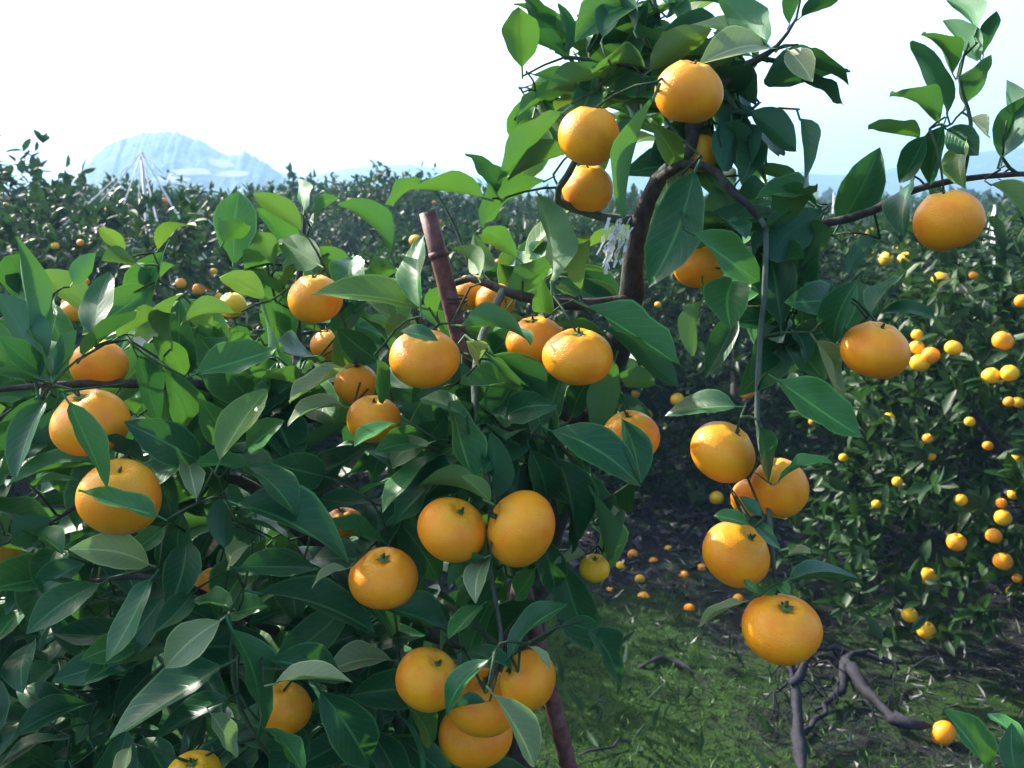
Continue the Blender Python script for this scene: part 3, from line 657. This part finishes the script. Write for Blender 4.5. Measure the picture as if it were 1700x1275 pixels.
# ------------------------------------------------------------ its fruit: x, y, width, height, distance, roll, pitch, peel, label
FR = [
 (1144, 155, 112, 102, .97, 8, 12, 'o', 'highest ripe mandarin, against the sky near the top of the big tree'),
 (977, 226, 104, 97, .99, 10, 10, 'o', 'ripe mandarin against the sky, lower left of the topmost one'),
 (976, 314, 84, 78, 1.10, 0, 10, 'o', 'mandarin half hidden by a leaf just under the sky-lit pair'),
 (1162, 256, 62, 76, 1.10, 0, 0, 'y', 'small pale mandarin peeking out above the bend of the dark branch'),
 (1160, 442, 84, 76, 1.12, 0, 0, 'o', 'mandarin showing as an orange triangle below the broad veined leaf'),
 (1575, 367, 110, 100, .99, -14, -4, 'o', 'big ripe mandarin hanging under the arching branch at the right'),
 (1453, 583, 112, 92, .97, 10, 8, 'o', 'ripe mandarin hanging alone below a bluish leaf, right of the drooping shoot'),
 (705, 595, 120, 92, .955, 3, 22, 'o', 'bright flattened mandarin with a small dark leaf lying over its top'),
 (960, 592, 120, 90, .955, 0, 15, 'o', 'bright flattened mandarin in the middle, before another orange one'),
 (888, 566, 98, 76, 1.08, -6, 10, 'o', 'mandarin half hidden behind the bright one in the middle'),
 (524, 497, 92, 80, 1.02, -4, 6, 'o', 'mandarin whose right side is covered by a long bright green leaf'),
 (545, 573, 60, 50, 1.30, 0, 6, 'o', 'small shaded mandarin just below the one behind the long green leaf'),
 (592, 638, 74, 68, 1.08, 0, 8, 'o', 'mandarin resting on top of another, left of the bright leaf-capped one'),
 (620, 696, 90, 74, 1.00, 4, 14, 'o', 'lower mandarin of the touching pair left of the trunk stake'),
 (784, 486, 64, 58, 1.22, 0, 0, 'o', 'shaded mandarin right behind the lower part of the rusty stake top'),
 (822, 500, 66, 60, 1.20, 0, 0, 'o', 'mandarin half covered by leaves at the right of the rusty stake'),
 (750, 880, 117, 110, .935, 24, 18, 'o', 'left mandarin of the large touching pair at the centre, brown specks on its peel'),
 (865, 878, 128, 108, .935, -62, 10, 'o', 'right mandarin of the large touching pair at the centre, standing tilted'),
 (637, 960, 116, 93, .95, 4, 20, 'o', 'deep orange mandarin with a dark stalk, lower left of the large touching pair'),
 (710, 1128, 112, 112, .945, 30, 15, 'o', 'upper left mandarin of the bottom cluster'),
 (876, 1130, 102, 88, .935, -55, 15, 'o', 'upper right mandarin of the bottom cluster, touching the rusty stake'),
 (802, 1165, 124, 98, .985, 8, 20, 'o', 'mandarin with a dark leaf across it in the middle of the bottom cluster'),
 (789, 1220, 122, 96, 1.05, 4, 12, 'o', 'lowest mandarin of the bottom cluster, seen as a crescent'),
 (1200, 750, 112, 98, .95, 30, 16, 'o', 'topmost mandarin on the drooping shoot'),
 (1294, 810, 96, 104, .965, -20, 8, 'o', 'mandarin behind the hanging dark leaf on the drooping shoot'),
 (1243, 826, 60, 62, 1.02, 0, 8, 'o', 'small mandarin squeezed behind the two upper ones of the drooping shoot'),
 (1221, 920, 118, 98, .935, 34, 20, 'o', 'mandarin tilted to the left in the lower part of the drooping shoot'),
 (1298, 1043, 134, 94, .90, 2, 20, 'o', 'broad flat mandarin at the very end of the drooping shoot'),
 (1047, 725, 98, 84, 1.02, -10, 12, 'o', 'mandarin split in two by a dark leaf hanging in front'),
 (150, 703, 130, 104, .93, -12, 12, 'o', 'large mandarin behind a long dark leaf at the left, below the thin branch'),
 (199, 826, 132, 128, .905, 10, 16, 'o', 'large mandarin crossed by a bright edged leaf at the lower left'),
 (165, 606, 92, 80, 1.06, 0, 6, 'o', 'mandarin behind leaves on top of the thin branch at the left'),
 (122, 516, 46, 38, 1.5, 0, 0, 'o', 'small hazy mandarin peeping between upright leaves at the upper left'),
 (386, 507, 46, 42, 1.4, 0, 0, 'y', 'hazy yellowish mandarin under a lime green leaf at the left'),
 (362, 552, 42, 38, 1.4, 0, 0, 'o', 'hazy small mandarin right above the broad leaf at the left'),
 (474, 1177, 84, 108, .96, 0, 10, 'o', 'mandarin under a pale leaf near the bottom left'),
 (354, 976, 62, 66, 1.08, 0, 10, 'o', 'mandarin seen as a narrow deep orange sliver between dark leaves'),
 (322, 1290, 96, 60, .95, 0, 16, 'y', 'yellowish mandarin cut off by the bottom edge'),
 (14, 917, 46, 48, 1.2, 0, 10, 'o', 'small mandarin at the left edge of the view'),
 (570, 868, 64, 46, 1.14, 0, 10, 'o', 'shaded mandarin half hidden inside the tree left of the central pair'),
 (518, 843, 34, 40, 1.25, 0, 10, 'y', 'small yellow mandarin inside the tree behind dark leaves'),
 (987, 943, 52, 44, 1.05, 0, 22, 'y', 'tiny yellow mandarin with white tipped leaves hanging over the open ground'),
 (668, 792, 22, 20, 1.2, 0, 0, 'y', 'tiny yellow mandarin beside a pale leaf in the middle'),
]
for (x, y, w, h, d, roll, pitch, mt, lab) in FR:
    dia = w / FPX * d; asp = .80 if abs(roll) >= 24 else max(.70, min(1.0, h / w * (.97 if pitch < 15 else .93)))
    c = P(x, y, d)
    o = mandarin(c, dia, asp, roll, pitch, mt, lab)
    ax = o.rotation_euler.to_matrix() @ Vector((0.01, .005, .455 * asp))
    ATT.append(c + ax * dia)

# ------------------------------------------------------------ filler leaves deeper in the crown
def inpoly(x, y, poly):
    c = False; n = len(poly); j = n - 1
    for i in range(n):
        if (poly[i][1] > y) != (poly[j][1] > y) and x < (poly[j][0] - poly[i][0]) * (y - poly[i][1]) / (poly[j][1] - poly[i][1]) + poly[i][0]: c = not c
        j = i
    return c
def blocked(p, d, sky=True):
    v = p - EYE; z = v.dot(FWD); x = 850 + v.x / z * FPX; y = 637.5 - v.dot(UPV) / z * FPX
    if sky and y < 220 and (x < 850 or x > 1265): return True
    for f in FR:
        if ((x - f[0]) / (f[2] * .6)) ** 2 + ((y - f[1]) / (f[3] * .6)) ** 2 < 1 and z < f[4] + .02: return True
    return False
fillers = []
def fill(poly, n, d0, d1, kinds, near_first=True):
    x0 = min(p[0] for p in poly); x1 = max(p[0] for p in poly); y0 = min(p[1] for p in poly); y1 = max(p[1] for p in poly)
    c = 0
    while c < n:
        x = rnd.uniform(x0, x1); y = rnd.uniform(y0, y1)
        if not inpoly(x, y, poly): continue
        d = rnd.uniform(d0, d1); B = P(x, y, d)
        g = rnd.randint(2, 5); base_dir = Vector((rnd.gauss(0, .8), rnd.gauss(-.5, .5), rnd.gauss(-.05, .6))).normalized()
        for q in range(g):
            a = (base_dir + Vector((rnd.gauss(0, .6), rnd.gauss(0, .5), rnd.gauss(-.1, .55)))).normalized() * rnd.uniform(.065, .105)
            b = B + Vector((rnd.gauss(0, .02), rnd.gauss(0, .02), rnd.gauss(0, .02)))
            if blocked(b, d) or blocked(b + a * .5, d) or blocked(b + a, d): continue
            nrm = Vector((rnd.gauss(0, .5), rnd.gauss(-.4, .5), 1.0))
            if abs(nrm.normalized().dot(a.normalized())) > .9: nrm = Vector((0, -1, .2))
            fillers.append((d, frame(b, b + a, nrm, a.length * rnd.uniform(.40, .52)), rnd.choice(kinds))); ATT.append(b - a * .13)
            c += 1
fill([(-60, 640), (120, 650), (350, 600), (520, 560), (700, 560), (900, 560), (1040, 560), (1060, 640), (980, 720), (960, 860), (900, 960), (860, 1010), (860, 1130), (820, 1275), (820, 1340), (-60, 1340)], 560, 1.08, 1.75, 'ddddm')
fill([(-60, 900), (400, 900), (640, 1000), (760, 1100), (720, 1340), (-60, 1340)], 260, 1.02, 1.5, 'ddd')
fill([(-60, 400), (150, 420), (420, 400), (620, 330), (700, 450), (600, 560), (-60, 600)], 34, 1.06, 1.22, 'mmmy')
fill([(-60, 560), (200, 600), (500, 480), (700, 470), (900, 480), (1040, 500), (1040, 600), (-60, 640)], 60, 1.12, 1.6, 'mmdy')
fill([(880, 50), (1250, -60), (1270, 230), (1100, 330), (880, 230)], 56, 1.08, 1.3, 'mmmyp')
fill([(1080, 340), (1360, 350), (1400, 480), (1330, 600), (1240, 560), (1180, 520), (1080, 480)], 40, 1.1, 1.35, 'ddmm')
fill([(690, 560), (900, 560), (930, 980), (860, 1000), (700, 800)], 60, 1.03, 1.12, 'ddm')
fill([(-60, 600), (700, 600), (640, 1010), (300, 1010), (-60, 900)], 110, 1.06, 1.18, 'ddmm')
fill([(1180, 330), (1370, 340), (1400, 470), (1330, 600), (1200, 520)], 26, 1.05, 1.18, 'ddm')
fill([(880, 60), (1060, 20), (1080, 160), (1000, 180), (890, 180)], 26, 1.06, 1.2, 'mmd')
fill([(1110, 130), (1250, 130), (1250, 240), (1160, 260)], 18, 1.06, 1.2, 'dd')
fill([(-620, 420), (-60, 520), (-60, 1340), (-620, 1340)], 420, 1.0, 2.0, 'ddd')  # unseen crown beyond the left border, added to shade the lower left
fill([(-80, 700), (330, 760), (420, 1340), (-80, 1340)], 200, 1.25, 2.2, 'ddd')
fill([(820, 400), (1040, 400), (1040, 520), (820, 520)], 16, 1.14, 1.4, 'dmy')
fillers.sort(key=lambda f: f[0])
rest = []
for f in fillers:
    if NLEAF[0] < 300: add_leaf(f[1], f[2])
    else: rest.append(f)
# the rest of the leaves joined as one part per leaf material slot
V = []; loops = []; sizes = []; uvs = []; mi = []; at = []
cache = {}
for k in LEAFM:
    for m in LEAFM[k]:
        co = np.zeros(len(m.vertices) * 3, np.float32); m.vertices.foreach_get('co', co)
        lp = np.zeros(len(m.loops), np.int32); m.loops.foreach_get('vertex_index', lp)
        uv = np.zeros(len(m.loops) * 2, np.float32); m.uv_layers[0].data.foreach_get('uv', uv)
        cache[m.name] = (co.reshape(-1, 3), lp, uv.reshape(-1, 2), len(m.polygons))
off = 0; LU = []
for d, M, k in rest:
    m = rnd.choice(LEAFM[k]); co, lp, uv, npoly = cache[m.name]
    A = np.array(M); W = co @ A[:3, :3].T + A[:3, 3]
    V.append(W); loops.append(lp + off); LU.append(uv); sizes += [4] * npoly; off += len(co)
    mi += [list(MATK).index(k)] * npoly; at += [rnd.random()] * npoly
me = mesh_np('foliage', np.concatenate(V), np.concatenate(loops), sizes, attr=at)
u = me.uv_layers.new(name='UVMap'); u.data.foreach_set('uv', np.concatenate(LU).ravel().astype(np.float32))
for k in MATK: me.materials.append(MATK[k])
me.polygons.foreach_set('material_index', np.array(mi, np.int32))
fo = link('foliage', me); tree_child(fo); fo['kind'] = 'stuff'

# ------------------------------------------------------------ twigs: tie every leaf and stalk to the nearest wood
net = np.array([tuple(p) for p in NODES]); todo = np.array([tuple(p) for p in ATT])
best = np.full(len(todo), 1e9); arg = np.zeros(len(todo), int)
for i in range(0, len(todo)):
    dd = np.linalg.norm(net - todo[i], axis=1); arg[i] = dd.argmin(); best[i] = dd[arg[i]]
pts = [Vector(p) for p in net]; done = np.zeros(len(todo), bool); tw = MB()
for _ in range(len(todo)):
    b = np.where(done, 1e9, best); i = int(b.argmin())
    if b[i] > 1e8: break
    done[i] = True; t = Vector(todo[i]); s = pts[arg[i]]; L = (t - s).length
    newp = []
    if L > .004:
        n = max(2, int(L / .02)); mid = (s + t) * .5 + Vector((rnd.gauss(0, .08), rnd.gauss(0, .08), rnd.uniform(0, .16))) * L
        path = [s * (1 - q / n) ** 2 + mid * 2 * (q / n) * (1 - q / n) + t * (q / n) ** 2 for q in range(n + 1)]
        for tr in range(4):
            if not any(blocked(q, 0, False) for q in path[1:-1]): break
            mid = mid + FWD * .05 + Vector((0, 0, .012)); path = [s * (1 - q / n) ** 2 + mid * 2 * (q / n) * (1 - q / n) + t * (q / n) ** 2 for q in range(n + 1)]
        r0 = .0012 + min(.0009, L * .005)
        tw.tube(path, [r0 + (.0011 - r0) * q / n for q in range(n + 1)], 5)
        newp = path[1:]
    for p in newp:
        pts.append(p); j = len(pts) - 1
        dd = np.linalg.norm(todo - np.array(p), axis=1); up_ = (dd < best) & ~done
        best[up_] = dd[up_]; arg[up_] = j
to = tw.build('twigs', M_TWIG); tree_child(to); to['kind'] = 'stuff'

# small white blossom near the left leaves, torn white strip on the trunk
fl = empty('white_blossom', P(231, 566, .99)); tag(fl, 'small white citrus blossom beside a lime leaf at the left', 'flower')
for k in range(5):
    an = k * 1.257; d_ = Vector((math.cos(an), -.35, math.sin(an))); s_ = Vector((-math.sin(an), 0, math.cos(an)))
    mb = MB(); a = d_ * rnd.uniform(.005, .009)
    mb.add([Vector((0, 0, 0)), a * .5 + s_ * .0035, a, a * .5 - s_ * .0035, a * .5 + Vector((0, .0015, 0))], [(0, 1, 4), (1, 2, 4), (2, 3, 4), (3, 0, 4)])
    mb.build('petal', M_FLOWER, fl)
st = MB()
for k in range(7):
    continue
    x = 1006 + k * 3.6 + rnd.uniform(-2, 2); y0 = 372 + rnd.uniform(-14, 14) - k * 2; y1 = 430 + rnd.uniform(-20, 30)
    a = P(x + 12, y0, 1.07); b = P(x - 6, (y0 + y1) / 2, 1.06 + rnd.uniform(-.01, .01)); c = P(x + rnd.uniform(-8, 6), y1, 1.07)
    w = Vector((.0022, .0008, 0))
    st.add([a - w, a + w, b + w, b - w, c + w * .6, c - w * .6], [(0, 1, 2, 3), (3, 2, 4, 5)])
for k in range(16):
    x = 1000 + k * 2.2 + rnd.uniform(-3, 3); y0 = 366 + rnd.uniform(-10, 16); ln = rnd.uniform(30, 85)
    pth = [P(x + 14 - 18 * t / 6 + rnd.gauss(0, 2.0), y0 + ln * t / 6, 1.07 + rnd.uniform(-.006, .006)) for t in range(7)]
    for i in range(6):
        w = Vector((rnd.uniform(.0007, .0022), .0006, 0)); w2 = w * rnd.uniform(.5, 1.2)
        st.add([pth[i] - w, pth[i] + w, pth[i + 1] + w2, pth[i + 1] - w2], [(0, 1, 2, 3)])
tag(st.build('torn_plastic_strip', M_TAPE), 'torn white plastic strip fluttering on the dark leader branch', 'plastic strip')

# ------------------------------------------------------------ rusty stake
a = P(710, 352, 1.12); b = P(760, 522, 1.135); c = P(945, 1275, 1.2)
dirv = (c - a).normalized(); foot = a + dirv * ((-.1 - a.z) / dirv.z)
e = empty('rusty_stake', (foot.x, foot.y, 0)); tag(e, 'rusty brown steel stake leaning through the big mandarin tree', 'stake')
mb = MB(); n = 30
path = [a.lerp(foot, i / n) - e.location for i in range(n + 1)]
V_, F_ = tube(path, [.0100] * (n + 1), 12, .05); mb.add(V_, F_); mb.build('shaft', M_RUST, e)
mb = MB(); mb.tube([path[0] + dirv * .045, path[0] + dirv * .052], [.0112, .0112], 12); mb.build('welded_ring', M_RUST, e)
mb = MB()
p = b.lerp(c, -.02) - e.location
mb.tube([p + Vector((math.cos(t) * .0125, math.sin(t) * .0125, .0007 * t)) for t in np.linspace(0, 14, 60)], [.0012] * 60, 5); mb.build('tie_wire', M_BARK, e)

# ------------------------------------------------------------ fruit on the orchard trees behind
def hit(px, py, maxd=14):
    r = ray(px, py); best = None
    for ti, (c, R) in enumerate(TREES[:12]):
        o_ = Vector(((EYE.x - c.x) / R.x, (EYE.y - c.y) / R.y, (EYE.z - c.z) / R.z)); d_ = Vector((r.x / R.x, r.y / R.y, r.z / R.z))
        A = d_.dot(d_); B = 2 * o_.dot(d_); C_ = o_.dot(o_) - 1.12; D = B * B - 4 * A * C_
        if D > 0:
            t = (-B - math.sqrt(D)) / (2 * A)
            if t > 1.5 and (best is None or t < best[0]): best = (t, ti)
    return best
BG = [(1475, 430, 29, 'y', 'left fruit of the cluster of three under the arching right branch'), (1500, 411, 26, 'y', 'top fruit of the cluster of three under the arching right branch'),
 (1503, 431, 27, 'y', 'right fruit of the cluster of three under the arching right branch'), (1561, 465, 30, 'y', 'lone yellow mandarin below the big one on the arching branch'),
 (1527, 603, 32, 'y', 'yellow mandarin nearest to the deep orange one, lowest of its cluster'), (1545, 590, 30, 'o', 'orange mandarin leaning on the lowest yellow one of the cluster'), (1522, 577, 25, 'y', 'top mandarin of the cluster right of the hanging deep orange one'),
 (1583, 578, 28, 'y', 'single small mandarin midway between the cluster and the right edge'), (1665, 566, 34, 'o', 'orange mandarin near the right edge, above a close pair'), (1645, 624, 29, 'y', 'left one of the close pair near the right edge'), (1676, 620, 30, 'y', 'right one of the close pair near the right edge'),
 (1240, 652, 25, 'o', 'small mandarin beside the drooping shoot, above its leaf'), (1125, 664, 24, 'y', 'small yellow mandarin over the tip of a dark horizontal leaf'), (1685, 765, 28, 'y', 'yellow mandarin at the right edge halfway down'),
 (1190, 827, 24, 'y', 'greenish yellow mandarin low on the dark bush behind the shoot'), (1595, 830, 21, 'y', 'small pale mandarin in the shade of the right edge tree'), (1665, 860, 29, 'y', 'bright yellow mandarin low on the right edge tree'),
 (1588, 900, 32, 'o', 'orange mandarin low on the right edge tree, leftmost of a loose row'), (1650, 890, 26, 'o', 'orange mandarin just under the bright yellow one at the right'), (1665, 932, 31, 'o', 'shaded orange mandarin low at the right edge'),
 (1540, 957, 31, 'y', 'bright yellow mandarin hanging low above the bare ground'), (1510, 1021, 27, 'y', 'yellow mandarin on a low leafy twig, upper of two'), (1538, 1047, 31, 'y', 'yellow mandarin on a low leafy twig, lower of two')]
for (x, y, w, mt, lab) in BG:
    t = hit(x, y)
    t = t[0] if t else min(5.0, (on_ground(x, y) - EYE).dot(FWD) * .9)
    dia = w / FPX * t; k = min(1, .068 / dia); t *= max(.8, k); dia = w / FPX * t
    mandarin(P(x, y, t), dia, .86, rnd.uniform(-20, 20), rnd.uniform(-5, 15), mt, lab, 'mandarins on the orchard trees behind')
WHERE = ['the big bush at the right edge', 'the dark bush behind the drooping shoot', 'the bush behind the right edge tree', 'the shaded bush behind the trunk', 'the hazy bush behind the left half', 'the tall tree at the left edge', 'the second row tree at the far left', 'the spiky topped tree', 'the round hazy tree below the pale hill', 'the second row bush left of the shoot', 'the sunlit bush under the arching branch', 'the sunlit second row bush at the right']
BG2 = [(1055, 654, 15), (1075, 688, 17), (1475, 694, 20), (1690, 668, 20), (1540, 728, 17), (1545, 757, 17), (1683, 820, 20), (1485, 1100, 23), (1545, 1105, 22), (1580, 1090, 22), (1590, 1125, 20), (1697, 500, 24), (1441, 526, 18), (1398, 585, 20), (1523, 556, 20), (640, 365, 26), (272, 335, 22), (115, 468, 30), (1200, 328, 18), (1150, 292, 16), (1085, 345, 20), (1005, 355, 22), (690, 400, 22), (330, 480, 20), (300, 470, 18), (1445, 385, 18), (1610, 700, 16), (1640, 740, 15), (1490, 800, 18), (1400, 760, 15), (1350, 700, 15)]
rr = random.Random(5)
for i in range(20): BG2.append((rr.uniform(1050, 1700), 390 + 700 * rr.random() ** 1.5, rr.uniform(7, 14)))
for i in range(60): BG2.append((rr.uniform(0, 1000), rr.uniform(330, 560), rr.uniform(6, 13)))
for (x, y, w) in BG2:
    t = hit(x, y)
    if t is None: continue
    t, ti = t
    t += rr.uniform(-.02, .1)
    mandarin(P(x, y, t), min(.07, max(.030, w / FPX * t)), .86, rr.uniform(-20, 20), rr.uniform(-10, 15), rr.choice('ooyy'), 'small ripe mandarin half sunk in ' + WHERE[ti], 'small mandarins in ' + WHERE[ti], detail=False)
# fallen fruit
for (x, y, w, lab) in [(1565, 1232, 40, 'fallen mandarin lying on the straw at the lower right'), (1144, 1017, 18, 'fallen mandarin lying apart on the ground below the tilted fruit'), (1068, 1001, 21, 'fallen mandarin nearest the front of the dark leaf litter'), (1013, 989, 17, 'fallen mandarin lying in the litter right below the tiny hanging one')]:
    q = on_ground(x, y); t = (q - EYE).dot(FWD); dia = min(.072, w / FPX * t * 1.05)
    mandarin(q + Vector((0, 0, dia * .36)), dia, .84, rnd.uniform(-70, 70), rnd.uniform(-60, 60), 'o', lab, 'fallen mandarins')
for (x, y) in [(1062, 967), (1030, 945), (1085, 937), (1165, 950), (1135, 960), (993, 972), (1050, 925), (1110, 918), (1180, 935), (1225, 1000)]:
    q = on_ground(x, y); mandarin(q + Vector((0, 0, .012)), rr.uniform(.038, .052), .84, rnd.uniform(-90, 90), rnd.uniform(-90, 90), rr.choice('ooy'), 'fallen mandarin among the dark leaf litter under the bush', 'fallen mandarins in the leaf litter', detail=False)

# ------------------------------------------------------------ pruned dead wood on the ground
def gp(px, py, up=0): 
    q = on_ground(px, py); q.z = up; return q
def dead(label, lines, name='pruned_branch'):
    o0 = gp(lines[0][0][0], lines[0][0][1]); e = empty(name, o0); tag(e, label, 'branch')
    for l in lines:
        s = smooth_path([(gp(x, y, z) - o0, r) for (x, y, z, r) in l], .03)
        mb = MB(); mb.tube([a + Vector((rnd.gauss(0, .005), rnd.gauss(0, .005), rnd.gauss(0, .004))) for a, b in s], [b * .68 * rnd.uniform(.6, 1.35) for a, b in s], 11, .55); mb.build('limb', M_DEAD, e)
dead('thick grey gnarled branch curving over the bare ground at the lower right', [[(1325, 1235, .02, .012), (1395, 1165, .05, .022), (1400, 1140, .09, .02), (1440, 1180, .06, .026), (1490, 1225, .05, .022), (1560, 1220, .03, .010)], [(1400, 1140, .09, .016), (1440, 1118, .08, .011), (1490, 1130, .04, .006)], [(1395, 1165, .05, .014), (1355, 1190, .02, .008)]])
dead('dark crooked old stem standing below the lowest fruit', [[(1330, 1330, -.02, .03), (1325, 1270, .06, .024), (1315, 1215, .14, .02), (1300, 1190, .2, .022)], [(1315, 1215, .14, .016), (1345, 1200, .24, .012)], [(1300, 1190, .2, .018), (1285, 1185, .28, .012), (1268, 1160, .3, .006)]])
dead('short pale grey stick lying on the moss', [[(1062, 1120, .02, .009), (1100, 1108, .035, .012), (1150, 1128, .02, .008), (1200, 1125, .02, .004)]])
dead('dark tangled branch lying right under the lowest fruit', [[(1290, 1120, .03, .012), (1340, 1105, .06, .014), (1420, 1108, .05, .012), (1500, 1118, .03, .006)], [(1340, 1105, .06, .01), (1310, 1150, .05, .008), (1270, 1170, .02, .004)]])
dead('heap of thin grey prunings beside the crooked stem', [[(x, y, .02, .004), (x + dx * .5, y + dy * .5, .05 + z, .0035), (x + dx, y + dy, .02, .0018)] for x, y, dx, dy, z in [(rnd.uniform(1270, 1520), rnd.uniform(1100, 1215), rnd.uniform(-90, 90), rnd.uniform(-35, 35), rnd.uniform(0, .07)) for _ in range(26)]])
dead('thin pale twig lying near the bottom edge', [[(960, 1260, .015, .004), (1000, 1252, .02, .005), (1030, 1240, .02, .003)]])
# fallen and standing ground cover
def blades(name, n, x0, x1, y0, y1, h, w, mat, flat=0.0, label='', cat='', dens=None):
    x = nr.uniform(x0, x1, n); y = nr.uniform(y0, y1, n)
    if dens is not None:
        k = dens(x, y) > nr.rand(n); x = x[k]; y = y[k]; n = len(x)
    z = 0.025 * np.sin(x * 2.1 + 1) * np.cos(y * 1.7) + 0.012 * np.sin(x * 7.3 + y * 5.1)
    base = np.stack([x, y, z + .002], -1); ax = nr.randn(n, 3) * [1, 1, .25] + [0, 0, (1 - flat) * 1.4 + .08]
    ax[:, 2] = np.abs(ax[:, 2])
    ln = h * (0.4 + nr.rand(n)); me = leaf_cloud(name, base, ax, nr.randn(n, 3) + [0, 0, .6], ln, ln * w, False)
    return tag(link(name, me, mat), label, cat, kind='stuff')
def patch(x, y):
    w = np.sin(x * 5.3 + .7) * .12 + np.sin(y * 6.9 + x * 3) * .12
    return np.clip(1 / (1 + np.exp(-(.85 - x + w) * 7)) / (1 + np.exp(-(3.6 - y + w) * 6)) + .10 + .25 * (np.sin(x * 7) * np.sin(y * 8) > .3), 0, 1)
blades('grass', 150000, -3, 3.2, 1.6, 6.2, .022, .13, M_GRASS, .25, 'short mossy green grass on the open ground', 'grass', patch)
blades('straw', 20000, -1, 3.2, 1.8, 5.6, .05, .022, M_STRAW, .88, 'dry pale straw and grass clippings strewn over bare ground', 'straw', lambda x, y: (1 - .93 * patch(x, y)) * (.35 + .65 * (y < 3.6)))
blades('fallen_leaves', 9000, -2.5, 3.2, 3.6, 6.5, .06, .42, M_LITTER, .95, 'dark fallen leaf litter under the bushes', 'leaves', lambda x, y: np.clip((y - 3.6) * .9, .05, 1))
blades('weeds', 1500, -1, 3.2, 2.2, 5.5, .07, .22, M_LEAF_F, .35, 'small broad weeds scattered in the grass', 'weeds', patch)

# ------------------------------------------------------------ air
HZ = 0.0030
m = bpy.data.materials.new('haze_air'); m.use_nodes = True; nt = m.node_tree; nt.nodes.clear(); out = nt.nodes.new('ShaderNodeOutputMaterial')
pv = nt.nodes.new('ShaderNodeVolumePrincipled'); pv.inputs['Density'].default_value = HZ; pv.inputs['Color'].default_value = (.36, .62, 1.0, 1); pv.inputs['Anisotropy'].default_value = 0.3
nt.links.new(pv.outputs[0], out.inputs['Volume'])
mb = MB(); s_ = 960; z0, z1 = -1.2, 45
mb.add([(x * s_, y * s_, z) for z in (z0, z1) for x, y in ((-1, -1), (1, -1), (1, 1), (-1, 1))], [(3, 2, 1, 0), (4, 5, 6, 7), (0, 1, 5, 4), (1, 2, 6, 5), (2, 3, 7, 6), (3, 0, 4, 7)])
tag(mb.build('haze', m, smooth=False), kind='stuff')
